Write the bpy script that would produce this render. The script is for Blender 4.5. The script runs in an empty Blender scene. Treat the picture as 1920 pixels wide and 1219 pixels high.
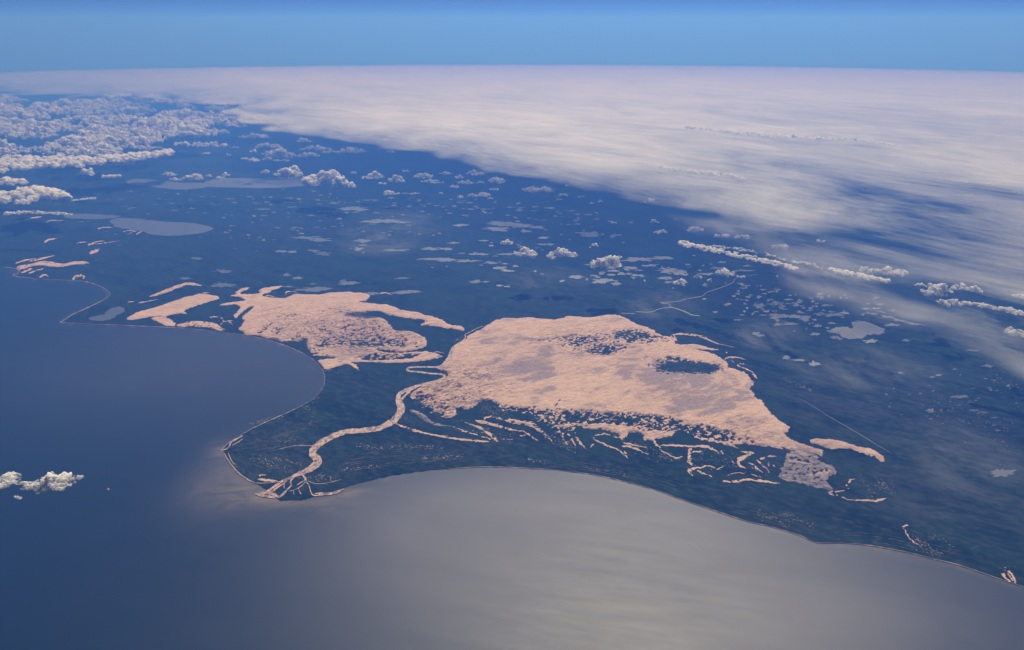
import bpy, math, random
import numpy as np
from mathutils import Vector
from mathutils.geometry import delaunay_2d_cdt

# ------------------------------------------------------------------ camera, sky, sun, exposure
# 1 unit = 1 metre.  The ground is a true globe: radius RE, its top at the origin, the aircraft above it.
RE = 6371000.0
CAM_H = 11000.0
PITCH = math.radians(21.03)
FPX = 1478.0                      # focal length in pixels of a 1920 px wide frame
SUN_EL = math.radians(50.0)
SUN_AZ = math.radians(10.0)       # to the right of the view direction (+Y)

scn = bpy.context.scene
col = scn.collection
cam_d = bpy.data.cameras.new('camera')
cam_d.sensor_fit = 'HORIZONTAL'
cam_d.angle = 2 * math.atan(960.0 / FPX)
cam_d.clip_start = 10.0
cam_d.clip_end = 2.0e6
cam = bpy.data.objects.new('camera', cam_d)
cam.location = (0, 0, CAM_H)
cam.rotation_euler = (math.pi / 2 - PITCH, 0, 0)
col.objects.link(cam)
scn.camera = cam

world = bpy.data.worlds.new('World')
scn.world = world
world.use_nodes = True
wn, wl = world.node_tree.nodes, world.node_tree.links
wn.clear()
w_out = wn.new('ShaderNodeOutputWorld')
w_bg = wn.new('ShaderNodeBackground')
w_sky = wn.new('ShaderNodeTexSky')
w_sky.sky_type = 'NISHITA'
w_sky.sun_disc = False
w_sky.sun_elevation = SUN_EL
w_sky.sun_rotation = SUN_AZ
w_sky.altitude = 9000.0
w_sky.air_density = 1.0
w_sky.dust_density = 0.2
w_sky.ozone_density = 1.5
# seen from the aircraft the sky goes on below eye level, down to the globe's edge; the hazy air near the ground is the haze box
w_geo = wn.new('ShaderNodeTexCoord')
w_add = wn.new('ShaderNodeVectorMath'); w_add.operation = 'ADD'
w_add.inputs[1].default_value = (0, 0, 0.45)
w_nrm = wn.new('ShaderNodeVectorMath'); w_nrm.operation = 'NORMALIZE'
wl.new(w_geo.outputs['Generated'], w_add.inputs[0])
wl.new(w_add.outputs[0], w_nrm.inputs[0])
wl.new(w_nrm.outputs[0], w_sky.inputs[0])
w_bg.inputs['Strength'].default_value = 0.065
wl.new(w_sky.outputs[0], w_bg.inputs[0])
wl.new(w_bg.outputs[0], w_out.inputs[0])

sun_d = bpy.data.lights.new('sun', 'SUN')
sun_d.energy = 4.4
sun_d.angle = math.radians(0.53)
sun_d.color = (1.0, 0.965, 0.92)
sun = bpy.data.objects.new('sun', sun_d)
to_sun = Vector((math.sin(SUN_AZ) * math.cos(SUN_EL), math.cos(SUN_AZ) * math.cos(SUN_EL), math.sin(SUN_EL)))
sun.rotation_euler = to_sun.to_track_quat('Z', 'Y').to_euler()
sun.location = (0, 0, 30000)
col.objects.link(sun)

vs = scn.view_settings
scn.display_settings.display_device = 'sRGB'
vs.view_transform = 'Standard'
vs.look = 'None'
vs.exposure = 0.46
vs.gamma = 1.0
vs.use_curve_mapping = False
scn.render.engine = 'CYCLES'
cy = scn.cycles
cy.max_bounces = 4
cy.diffuse_bounces = 3
cy.glossy_bounces = 2
cy.transmission_bounces = 3
cy.volume_bounces = 0
cy.transparent_max_bounces = 12
cy.use_denoising = True
cy.sample_clamp_indirect = 6.0
scn.render.filter_size = 1.2

# ------------------------------------------------------------------ helpers
rng = np.random.default_rng(7)
random.seed(7)
_TAB = np.random.default_rng(5).random(65536).astype(np.float32)

def _h2(ix, iy, seed):
    return _TAB[(ix * 1619 + iy * 31337 + seed * 6971) & 65535]

def noise2(x, y, seed=0):
    x0 = np.floor(x).astype(np.int64); y0 = np.floor(y).astype(np.int64)
    fx = (x - x0).astype(np.float32); fy = (y - y0).astype(np.float32)
    fx = fx * fx * (3 - 2 * fx); fy = fy * fy * (3 - 2 * fy)
    a = _h2(x0, y0, seed); b = _h2(x0 + 1, y0, seed)
    c = _h2(x0, y0 + 1, seed); d = _h2(x0 + 1, y0 + 1, seed)
    return (a + (b - a) * fx) * (1 - fy) + (c + (d - c) * fx) * fy

def fbm2(x, y, seed=0, octv=3, gain=0.5):
    s = 0.0; a = 1.0; t = 0.0
    for k in range(octv):
        s = s + a * noise2(x, y, seed + 17 * k); t += a
        x = x * 2.03 + 11.3; y = y * 2.03 + 5.7; a *= gain
    return s / t

def noise3(x, y, z, seed=0):
    x0 = np.floor(x).astype(np.int64); y0 = np.floor(y).astype(np.int64); z0 = np.floor(z).astype(np.int64)
    fx = x - x0; fy = y - y0; fz = z - z0
    fx = fx * fx * (3 - 2 * fx); fy = fy * fy * (3 - 2 * fy); fz = fz * fz * (3 - 2 * fz)
    def h(i, j, k): return _TAB[(i * 1619 + j * 31337 + k * 52591 + seed * 6971) & 65535]
    def pl(k):
        a = h(x0, y0, k); b = h(x0 + 1, y0, k); c = h(x0, y0 + 1, k); d = h(x0 + 1, y0 + 1, k)
        return (a + (b - a) * fx) * (1 - fy) + (c + (d - c) * fx) * fy
    return pl(z0) * (1 - fz) + pl(z0 + 1) * fz

def sstep(a, b, x):
    t = np.clip((x - a) / (b - a), 0, 1)
    return t * t * (3 - 2 * t)

def drop(x, y):                      # the globe's surface below the tangent plane
    r2 = np.asarray(x, float) ** 2 + np.asarray(y, float) ** 2
    return -r2 / (RE + np.sqrt(np.maximum(RE * RE - r2, 0)))

CP, SP = math.cos(PITCH), math.sin(PITCH)
def at(px, py, h=0.0):               # where a sight line meets the globe (raised by h): surveying the photograph
    u = (px - 960.0) / FPX; v = (609.5 - py) / FPX
    d = np.array([u, CP + v * SP, -SP + v * CP]); d /= np.linalg.norm(d)
    o = np.array([0, 0, CAM_H + RE])
    b = o @ d; c = o @ o - (RE + h) ** 2
    disc = b * b - c
    if disc < 0: disc = 0.0
    p = o + d * (-b - math.sqrt(disc))
    return p[0], p[1]

def A(pts, h=0.0):
    return np.array([at(p[0], p[1], h) for p in pts])

def spline(pts, closed=False, n=4):
    P = np.array(pts, float); m = len(P); out = []
    rngi = range(m) if closed else range(m - 1)
    for i in rngi:
        if closed:
            p0, p1, p2, p3 = P[(i - 1) % m], P[i], P[(i + 1) % m], P[(i + 2) % m]
        else:
            p0, p1, p2, p3 = P[max(i - 1, 0)], P[i], P[i + 1], P[min(i + 2, m - 1)]
        for k in range(n):
            t = k / n
            out.append(0.5 * ((2 * p1) + (-p0 + p2) * t + (2 * p0 - 5 * p1 + 4 * p2 - p3) * t * t + (-p0 + 3 * p1 - 3 * p2 + p3) * t ** 3))
    if not closed: out.append(P[-1])
    return np.array(out)

def mesh_obj(name, verts, faces, mat, smooth=False, attrs=None, kind=None, label=None, cat=None, group=None, parent=None, link=True):
    me = bpy.data.meshes.new(name)
    verts = np.asarray(verts, np.float32)
    if isinstance(faces, np.ndarray):
        nf, k = faces.shape
        me.vertices.add(len(verts)); me.vertices.foreach_set('co', verts.ravel())
        me.loops.add(nf * k); me.loops.foreach_set('vertex_index', faces.astype(np.int32).ravel())
        me.polygons.add(nf)
        me.polygons.foreach_set('loop_start', np.arange(0, nf * k, k, dtype=np.int32))
        me.polygons.foreach_set('loop_total', np.full(nf, k, np.int32))
        me.update(calc_edges=True)
    else:
        me.from_pydata(verts.tolist(), [], faces); me.update()
    if smooth:
        me.polygons.foreach_set('use_smooth', np.ones(len(me.polygons), bool))
    for k, a in (attrs or {}).items():
        at_ = me.attributes.new(k, 'FLOAT', 'POINT'); at_.data.foreach_set('value', np.asarray(a, np.float32))
    me.materials.append(mat)
    o = bpy.data.objects.new(name, me)
    if link: col.objects.link(o)
    if parent: o.parent = parent
    if kind: o['kind'] = kind
    if label: o['label'] = label
    if cat: o['category'] = cat
    if group: o['group'] = group
    return o

class Mat:
    def __init__(s, name):
        s.m = bpy.data.materials.new(name); s.m.use_nodes = True
        s.t = s.m.node_tree; s.t.nodes.clear()
        s.out = s.t.nodes.new('ShaderNodeOutputMaterial')
        s.tc = s.t.nodes.new('ShaderNodeTexCoord')
    def n(s, typ, **kw):
        nd = s.t.nodes.new(typ)
        for k, v in kw.items(): setattr(nd, k, v)
        return nd
    def l(s, a, b): s.t.links.new(a, b)
    def noise(s, size, detail=4, rough=0.55, rot=0.0, stretch=(1, 1, 1), dist=0.0, off=(0, 0, 0)):
        mp = s.n('ShaderNodeMapping'); mp.vector_type = 'TEXTURE'
        mp.inputs['Rotation'].default_value = (0, 0, rot)
        mp.inputs['Scale'].default_value = tuple(size * q for q in stretch)
        mp.inputs['Location'].default_value = off
        s.l(s.tc.outputs['Object'], mp.inputs['Vector'])
        nz = s.n('ShaderNodeTexNoise')
        nz.inputs['Scale'].default_value = 1.0
        nz.inputs['Detail'].default_value = detail
        nz.inputs['Roughness'].default_value = rough
        nz.inputs['Distortion'].default_value = dist
        s.l(mp.outputs[0], nz.inputs['Vector'])
        return nz.outputs['Fac']
    def ramp(s, fac, a, b):
        r = s.n('ShaderNodeMapRange'); r.interpolation_type = 'SMOOTHSTEP'
        r.inputs['From Min'].default_value = a; r.inputs['From Max'].default_value = b
        s.l(fac, r.inputs['Value']); return r.outputs[0]
    def mix(s, fac, a, b):
        x = s.n('ShaderNodeMix', data_type='RGBA')
        if isinstance(fac, float): x.inputs[0].default_value = fac
        else: s.l(fac, x.inputs[0])
        for i, v in ((6, a), (7, b)):
            if isinstance(v, tuple): x.inputs[i].default_value = (*v, 1)
            else: s.l(v, x.inputs[i])
        return x.outputs[2]
    def math(s, op, a, b=None, clamp=False):
        x = s.n('ShaderNodeMath', operation=op, use_clamp=clamp)
        for i, v in enumerate((a, b)):
            if v is None: continue
            if isinstance(v, (int, float)): x.inputs[i].default_value = v
            else: s.l(v, x.inputs[i])
        return x.outputs[0]
    def attr(s, name):
        a = s.n('ShaderNodeAttribute', attribute_name=name); return a.outputs['Fac']
    def principled(s, color, rough=0.9, ior=1.33, spec=None, bump=None, bstr=1.0, bdist=1.0):
        p = s.n('ShaderNodeBsdfPrincipled')
        if isinstance(color, tuple): p.inputs['Base Color'].default_value = (*color, 1)
        else: s.l(color, p.inputs['Base Color'])
        if isinstance(rough, float): p.inputs['Roughness'].default_value = rough
        else: s.l(rough, p.inputs['Roughness'])
        p.inputs['IOR'].default_value = ior
        if spec is not None: p.inputs['Specular IOR Level'].default_value = spec
        if bump is not None:
            b = s.n('ShaderNodeBump'); b.inputs['Strength'].default_value = bstr; b.inputs['Distance'].default_value = bdist
            s.l(bump, b.inputs['Height']); s.l(b.outputs[0], p.inputs['Normal'])
        s.l(p.outputs[0], s.out.inputs['Surface'])
        return p

# ------------------------------------------------------------------ materials
# lake water: deep blue, with sand in suspension along the shoals and round the delta, sun glint painted grey offshore
mw = Mat('lake_water')
sed = mw.attr('sediment_glint'); shoal = mw.attr('shoal')
swirl = mw.noise(1700, 6, 0.6, rot=-0.25, stretch=(4.5, 1, 1), dist=0.5)
fine = mw.noise(300, 5, 0.65, rot=-0.2, stretch=(5, 1, 1))
sed_glint_n = mw.math('MULTIPLY', sed, mw.math('ADD', mw.math('MULTIPLY', mw.ramp(swirl, 0.2, 0.8), 0.35), 0.65))
c1 = mw.mix(sed_glint_n, (0.002, 0.013, 0.031), (0.108, 0.108, 0.122))
shn = mw.math('MULTIPLY', shoal, mw.ramp(mw.noise(620, 6, 0.65, rot=0.3, stretch=(2.2, 1, 1), dist=1.6), 0.25, 0.7))
c2 = mw.mix(shn, c1, (0.23, 0.175, 0.12))
rgh = mw.math('ADD', mw.math('MULTIPLY', fine, 0.16), 0.38)
mw.principled(c2, rgh, 1.33, spec=0.33, bump=mw.noise(60, 3, 0.6, stretch=(3, 1, 1), rot=0.4), bstr=0.4, bdist=4.0)
M_LAKE = mw.m

mp_ = Mat('pond_water')
mp_.principled((0.06, 0.07, 0.085), mp_.math('ADD', mp_.math('MULTIPLY', mp_.noise(800, 2), 0.1), 0.40), 1.33, spec=0.9)  # base colour lifted to imitate reflected sky and glint
M_POND = mp_.m
PONDS = [M_POND]
for nm_, c_ in (('peat_pond_water', (0.025, 0.033, 0.042)), ('pale_pond_water', (0.115, 0.12, 0.125))):  # pond tones vary; the palest also paints reflected sky
    q_ = Mat(nm_)
    q_.principled(c_, q_.math('ADD', q_.math('MULTIPLY', q_.noise(600, 3), 0.16), 0.36), 1.33, spec=0.9)
    PONDS.append(q_.m)

# boreal forest and muskeg
ml = Mat('forest_ground')
big = ml.noise(5200, 5, 0.6, rot=-0.5, stretch=(2.2, 1, 1), dist=0.6)
mid = ml.noise(900, 5, 0.65, rot=-0.6, stretch=(3, 1, 1), dist=0.4)
fin = ml.noise(170, 4, 0.7, rot=-0.6, stretch=(2, 1, 1))
arc = ml.noise(110, 3, 0.6, rot=0.35, stretch=(9, 1, 1), dist=0.3)
bare = ml.attr('bare')
g1 = ml.mix(ml.ramp(mid, 0.3, 0.7), (0.004, 0.012, 0.012), (0.015, 0.032, 0.025))
g2 = ml.mix(ml.ramp(fin, 0.45, 0.75), g1, (0.034, 0.048, 0.040))
g3 = ml.mix(ml.ramp(big, 0.45, 0.75), g2, ml.mix(ml.ramp(fin, 0.35, 0.7), (0.009, 0.018, 0.020), (0.042, 0.046, 0.050)))
bf = ml.math('MULTIPLY', bare, ml.math('MULTIPLY', ml.ramp(mid, 0.35, 0.72), ml.ramp(fin, 0.3, 0.65)))
g4 = ml.mix(bf, g3, (0.055, 0.057, 0.07))
ridge = ml.math('MULTIPLY', ml.attr('ridges'), ml.ramp(arc, 0.58, 0.76))
g5 = ml.mix(ridge, g4, (0.16, 0.14, 0.125))
ml.principled(g5, 1.0, 1.3, spec=0.05, bump=fin, bstr=0.5, bdist=14.0)
M_LAND = ml.m

# dune sand: pale apricot crests, mauve gravel pavement between
ms = Mat('dune_sand')
grey = ms.attr('gravel')
nz1 = ms.noise(620, 7, 0.68, rot=0.55, stretch=(1.9, 1, 1), dist=0.7)
nz2 = ms.noise(130, 5, 0.7, rot=0.2, stretch=(2.6, 1, 1), dist=0.6)
nz3 = ms.noise(60, 3, 0.6)
s1 = ms.mix(ms.ramp(nz2, 0.3, 0.75), (0.44, 0.295, 0.22), (0.66, 0.455, 0.335))
gf = ms.math('ADD', ms.math('MULTIPLY', grey, 0.62), ms.math('MULTIPLY', ms.math('SUBTRACT', nz1, 0.5), 2.6))
gf = ms.ramp(ms.math('ADD', gf, ms.math('MULTIPLY', ms.math('SUBTRACT', nz2, 0.5), 1.5)), 0.16, 0.60)
s2 = ms.mix(gf, s1, ms.mix(ms.ramp(nz3, 0.3, 0.7), (0.22, 0.165, 0.16), (0.35, 0.26, 0.23)))
scrub = ms.attr('scrub')
sc = ms.ramp(ms.math('ADD', ms.math('MULTIPLY', scrub, 1.0), ms.math('MULTIPLY', ms.math('SUBTRACT', nz2, 0.5), 1.6)), 0.42, 0.75)
s3 = ms.mix(sc, s2, (0.035, 0.04, 0.04))
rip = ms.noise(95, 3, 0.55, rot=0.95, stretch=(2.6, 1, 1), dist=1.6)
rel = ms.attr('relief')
s4 = ms.mix(ms.math('MULTIPLY', ms.ramp(rip, 0.52, 0.36), ms.math('MULTIPLY', rel, 0.34), clamp=True), s3, (0.26, 0.185, 0.165))  # ripple troughs painted darker as shade, more so where relief is high
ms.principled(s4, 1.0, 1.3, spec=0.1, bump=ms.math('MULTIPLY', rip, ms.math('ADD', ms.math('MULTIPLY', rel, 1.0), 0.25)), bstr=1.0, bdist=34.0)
M_SAND = ms.m

mg = Mat('lilac_gravel')
q1 = mg.noise(420, 6, 0.7, rot=-0.5, stretch=(2.6, 1, 1), dist=0.8); q2 = mg.noise(90, 4, 0.7, rot=-0.5, stretch=(2.4, 1, 1))
qa = mg.mix(mg.ramp(q2, 0.36, 0.66), (0.085, 0.08, 0.095), (0.27, 0.225, 0.225))
mg.principled(mg.mix(mg.ramp(q1, 0.48, 0.66), qa, (0.40, 0.295, 0.25)), 1.0, 1.3, spec=0.1)
M_GRAVEL = mg.m

mr = Mat('river_bed')                       # braided bars, threads of water and wet sand
b1 = mr.noise(130, 4, 0.65, stretch=(1, 1.6, 1), dist=1.0)
b2 = mr.noise(50, 3, 0.6)
rc = mr.mix(mr.ramp(b1, 0.40, 0.58), (0.16, 0.12, 0.12), (0.50, 0.34, 0.26))
rc = mr.mix(mr.ramp(b2, 0.62, 0.72), rc, (0.05, 0.05, 0.055))
mr.principled(rc, 0.6, 1.33, spec=0.3)
M_RIVER = mr.m

mb = Mat('beach_sand')
mb.principled(mb.mix(mb.ramp(mb.noise(160, 3), 0.3, 0.7), (0.16, 0.13, 0.11), (0.46, 0.35, 0.27)), 1.0, 1.3, spec=0.1)
M_BEACH = mb.m
mt = Mat('track_gravel')
mt.principled((0.22, 0.20, 0.19), 1.0, 1.3, spec=0.1)
M_TRACK = mt.m

def cloud_mat(name, colr, alpha_attr=True, k=0.35):
    m = Mat(name)
    d = m.n('ShaderNodeBsdfDiffuse'); d.inputs['Color'].default_value = (*colr, 1)
    t = m.n('ShaderNodeBsdfTranslucent'); t.inputs['Color'].default_value = (*colr, 1)
    x = m.n('ShaderNodeMixShader'); x.inputs[0].default_value = k
    m.l(d.outputs[0], x.inputs[1]); m.l(t.outputs[0], x.inputs[2])
    tr = m.n('ShaderNodeBsdfTransparent')
    y = m.n('ShaderNodeMixShader')
    m.l(tr.outputs[0], y.inputs[1]); m.l(x.outputs[0], y.inputs[2])
    m.l(y.outputs[0], m.out.inputs['Surface'])
    return m, y.inputs[0]

mc, a_in = cloud_mat('cumulus', (0.97, 0.94, 0.895), k=0.56)
al = mc.attr('body')
pn = mc.noise(170, 5, 0.75)
mc.l(mc.ramp(mc.math('ADD', al, mc.math('MULTIPLY', mc.math('SUBTRACT', pn, 0.5), 2.2)), 0.15, 0.85), a_in)
M_CLOUD = mc.m
mo = Mat('cumulus_core')
d_ = mo.n('ShaderNodeBsdfDiffuse'); d_.inputs['Color'].default_value = (0.985, 0.965, 0.93, 1)
t_ = mo.n('ShaderNodeBsdfTranslucent'); t_.inputs['Color'].default_value = (0.985, 0.965, 0.93, 1)
x_ = mo.n('ShaderNodeMixShader'); x_.inputs[0].default_value = 0.56
mo.l(d_.outputs[0], x_.inputs[1]); mo.l(t_.outputs[0], x_.inputs[2]); mo.l(x_.outputs[0], mo.out.inputs['Surface'])
M_CORE = mo.m

# ------------------------------------------------------------------ the lake (a cap of the globe, shore to horizon and beyond)
COAST = [(-400, 489), (-200, 496), (-80, 499), (0, 501), (16, 502), (30, 504), (36, 509), (34, 514), (25, 516), (32, 519), (65, 523),
 (100, 525), (140, 527), (163, 529), (180, 534), (195, 541), (203, 546), (207, 551), (203, 557), (190, 565), (170, 575), (150, 584),
 (135, 591), (122, 600), (113, 605), (125, 606), (160, 608), (220, 610), (280, 613), (330, 615), (380, 619), (420, 624), (460, 629),
 (497, 637), (530, 647), (560, 659), (580, 670), (593, 680), (603, 692), (608, 703), (609, 714), (606, 726), (598, 738), (585, 750),
 (565, 762), (540, 774), (515, 785), (490, 796), (468, 807), (450, 818), (435, 827), (424, 835), (418, 842), (421, 851), (426, 861),
 (434, 872), (443, 883), (453, 892), (465, 900), (478, 906), (490, 912), (500, 920), (508, 928), (520, 935), (528, 939), (545, 939), (570, 937),
 (588, 932), (597, 927), (620, 925), (640, 917), (660, 910), (700, 900), (740, 891), (790, 884), (840, 880), (880, 877), (930, 876),
 (980, 878), (1030, 881), (1080, 886), (1120, 892), (1160, 901), (1200, 911), (1240, 923), (1280, 938), (1340, 958), (1400, 978),
 (1440, 987), (1470, 995), (1500, 1005), (1530, 1018), (1545, 1019), (1575, 1019), (1610, 1021), (1640, 1025), (1680, 1032),
 (1720, 1041), (1760, 1051), (1790, 1058), (1830, 1071), (1870, 1085), (1920, 1102), (2000, 1136), (2100, 1183)]
coast_px = spline(COAST, n=6)
coast = A(coast_px)
# a little natural wobble, none on the smooth bay beach
wob = sstep(690, 720, coast_px[:, 0]) * (1 - sstep(1180, 1300, coast_px[:, 0])) + ((coast_px[:, 1] > 835) & (coast_px[:, 0] < 690)) * 0.8
nrm = np.gradient(coast, axis=0); nrm = np.stack([-nrm[:, 1], nrm[:, 0]], 1); nrm /= np.linalg.norm(nrm, axis=1)[:, None] + 1e-9
coast = coast + nrm * ((rng.random(len(coast)) - 0.5) * 70 * wob)[:, None]

def polyline_dist(X, Y, P, signed=False):
    best = np.full(X.shape, 1e12); sg = np.ones(X.shape)
    for a, b in zip(P[:-1], P[1:]):
        dx, dy = b - a; L2 = dx * dx + dy * dy + 1e-9
        t = np.clip(((X - a[0]) * dx + (Y - a[1]) * dy) / L2, 0, 1)
        d2 = (X - a[0] - t * dx) ** 2 + (Y - a[1] - t * dy) ** 2
        if signed:
            cr = dx * (Y - a[1]) - dy * (X - a[0])
            sg = np.where(d2 < best, np.sign(cr), sg)
        best = np.minimum(best, d2)
    return np.sqrt(best) * (sg if signed else 1)

def polar_grid(rs, azs, closed):
    na, nr = len(azs), len(rs)
    X = np.outer(rs, np.sin(azs)); Y = np.outer(rs, np.cos(azs))
    i, j = np.meshgrid(np.arange(nr - 1), np.arange(na if closed else na - 1), indexing='ij')
    j2 = (j + 1) % na
    f = np.stack([i * na + j, (i + 1) * na + j, (i + 1) * na + j2, i * na + j2], -1).reshape(-1, 4)
    return X.ravel(), Y.ravel(), f

def blob(X, Y, cx, cy, rx, ry, h=0.0, p=1.0):       # soft patch on the ground, surveyed in the photograph
    c = at(cx, cy, h); ax = at(cx + rx, cy, h); ay = at(cx, cy - ry, h)
    sx = math.hypot(ax[0] - c[0], ax[1] - c[1]); sy = math.hypot(ay[0] - c[0], ay[1] - c[1])
    return np.exp(-(((X - c[0]) / sx) ** 2 + ((Y - c[1]) / sy) ** 2) ** p)

front = np.radians(np.linspace(-38, 38, 420))
back = np.radians(np.linspace(40, 320, 130))
X, Y, F = polar_grid(np.geomspace(3000, 412000, 320), np.concatenate([front, back]), True)
cd = np.full(X.shape, 1e6)
nearm = (np.hypot(X, Y) < 60000) & (np.abs(np.arctan2(X, Y)) < 0.8)
cd[nearm] = polyline_dist(X[nearm], Y[nearm], coast[::3])
sed_glint_v = np.zeros(X.shape)
for (cx, cy, rx, ry, w) in [(1250, 1080, 480, 190, 0.85), (900, 960, 260, 90, 0.6), (1500, 1150, 380, 130, 0.45), (760, 1040, 220, 110, 0.35), (1150, 930, 300, 60, 0.4), (450, 905, 80, 50, 0.5), (420, 870, 50, 46, 0.3), (330, 670, 300, 80, 0.30)]:  # open-lake patches paint sun glint, delta ones are silt, bay one is paler
    sed_glint_v += w * blob(X, Y, cx, cy, rx, ry)
sed_glint_v = np.clip(sed_glint_v, 0, 1)
sh = np.zeros(X.shape)
for (cx, cy, rx, ry, w) in [(450, 900, 80, 44, .42), (600, 945, 90, 16, .34), (505, 932, 44, 9, .8), (424, 848, 22, 10, .65), (560, 943, 60, 8, .35), (640, 922, 44, 7, .7), (470, 922, 40, 18, .3), (410, 835, 34, 10, .2)]:
    sh += w * blob(X, Y, cx, cy, rx, ry)
sh += 0.4 * np.exp(-cd / 70) * ((X > at(700, 900)[0]) | (Y > 26000))
mesh_obj('lake', np.stack([X, Y, drop(X, Y)], 1), F, M_LAKE, smooth=True, attrs={'sediment_glint': sed_glint_v, 'shoal': np.clip(sh, 0, 1)}, kind='structure')

# ------------------------------------------------------------------ the land
def in_poly(X, Y, P):
    ins = np.zeros(X.shape, bool)
    n = len(P)
    for i in range(n):
        x1, y1 = P[i]; x2, y2 = P[(i + 1) % n]
        if y1 == y2: continue
        c = (y1 > Y) != (y2 > Y)
        ins ^= c & (X < (x2 - x1) * (Y - y1) / (y2 - y1) + x1)
    return ins

RF = 410000.0
far = [(RF * math.sin(a), RF * math.cos(a)) for a in np.radians(np.linspace(100, -80, 60))]
ext_r = np.array([(14500, 8500), (22000, 3000), (45000, -8000), (160000, -40000)])
ext_l = np.array([(-220000, 60000), (-110000, 48000), (-60000, 43500)])
ring = np.concatenate([ext_l, coast, ext_r, np.array(far)])
gx, gy, _ = polar_grid(np.geomspace(9000, 400000, 124), np.radians(np.linspace(-85, 100, 190)), False)
okp = in_poly(gx, gy, ring)
okp &= (np.hypot(gx, gy) > 70000) | (polyline_dist(gx, gy, ring[::2]) > 150)
pts = np.concatenate([ring, np.stack([gx[okp], gy[okp]], 1)]) / 1000.0
res = delaunay_2d_cdt([Vector(p) for p in pts], [], [list(range(len(ring)))], 1, 1e-6)
lv = np.array([(v[0], v[1]) for v in res[0]]) * 1000.0
lf = np.array([f for f in res[2] if len(f) == 3])
barev = np.zeros(len(lv)); ridv = np.zeros(len(lv))
for (cx, cy, rx, ry, w) in [(1640, 700, 150, 50, 0.9), (1800, 830, 130, 70, 0.8), (1560, 770, 90, 40, 0.9), (1720, 900, 110, 40, 0.9), (1700, 950, 90, 30, 0.6),
                            (1520, 720, 60, 30, 0.6), (1880, 950, 100, 60, 0.4), (500, 850, 90, 40, 0.15)]:
    barev += w * blob(lv[:, 0], lv[:, 1], cx, cy, rx, ry)
for (cx, cy, rx, ry, w) in [(480, 870, 70, 40, 0.9), (560, 800, 60, 40, 0.4), (800, 868, 130, 14, 0.7), (680, 880, 60, 22, 0.7), (960, 868, 60, 8, 0.4), (1440, 970, 90, 16, 0.6), (1760, 1030, 90, 14, 0.6)]:
    ridv += w * blob(lv[:, 0], lv[:, 1], cx, cy, rx, ry)
mesh_obj('ground', np.column_stack([lv, drop(lv[:, 0], lv[:, 1]) + 12]), lf, M_LAND, smooth=True, attrs={'bare': np.clip(barev, 0, 1), 'ridges': np.clip(ridv, 0, 1)}, kind='structure')

# ------------------------------------------------------------------ dunes: terrain raised on a 30 m survey grid
CELL = 24.0
GX0, GX1, GY0, GY1 = -36000.0, 20000.0, 12000.0, 58000.0
nx = int((GX1 - GX0) / CELL); ny = int((GY1 - GY0) / CELL)
cxs = GX0 + (np.arange(nx) + 0.5) * CELL; cys = GY0 + (np.arange(ny) + 0.5) * CELL
gid = np.zeros((ny, nx), np.int16)

def window(P, pad=200):
    i0 = max(int((P[:, 0].min() - pad - GX0) / CELL), 0); i1 = min(int((P[:, 0].max() + pad - GX0) / CELL) + 1, nx)
    j0 = max(int((P[:, 1].min() - pad - GY0) / CELL), 0); j1 = min(int((P[:, 1].max() + pad - GY0) / CELL) + 1, ny)
    return slice(j0, j1), slice(i0, i1), *np.meshgrid(cxs[i0:i1], cys[j0:j1])

def warped(Xg, Yg, amp):
    u = fbm2(Xg / 330, Yg / 330, 3, 3) - 0.5; v = fbm2(Xg / 330, Yg / 330, 40, 3) - 0.5
    u2 = noise2(Xg / 80, Yg / 80, 71) - 0.5; v2 = noise2(Xg / 80, Yg / 80, 83) - 0.5
    return Xg + amp * 2 * u + (0.5 * amp + 42) * u2, Yg + amp * 2 * v + (0.5 * amp + 42) * v2

def paint(P, k, amp=70.0, erase=False, dens=None):
    P = np.asarray(P)
    sj, si, Xg, Yg = window(P)
    if Xg.size == 0: return
    Xw, Yw = warped(Xg, Yg, amp)
    m = in_poly(Xw, Yw, P)
    if dens is not None:
        m &= fbm2(Xg / 110, Yg / 150, 9, 3) < dens
    sub = gid[sj, si]
    sub[m] = 0 if erase else k

def ribbon_px(pts, w):
    P = spline(pts, n=4)
    ws = np.interp(np.linspace(0, 1, len(P)), np.linspace(0, 1, len(w)), w) if hasattr(w, '__len__') else np.full(len(P), float(w))
    T = np.gradient(P, axis=0); N = np.stack([-T[:, 1], T[:, 0]], 1); N /= np.linalg.norm(N, axis=1)[:, None] + 1e-9
    return P, N, ws

def stroke_poly(pts, w):
    P, N, ws = ribbon_px(pts, w)
    ws = ws * np.interp(np.linspace(0, 1, len(P)), [0, 0.12, 0.75, 1], [0.4, 1, .8, 0.15])
    ws = ws * (0.55 + 0.9 * fbm2(np.arange(len(P)) * 0.55 + P[0, 0], np.full(len(P), P[0, 1]), 12, 2))
    return A(np.concatenate([P + N * ws[:, None] / 2, (P - N * ws[:, None] / 2)[::-1]]))

def closed(pts): return A(spline(pts, True, 3))

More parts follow.
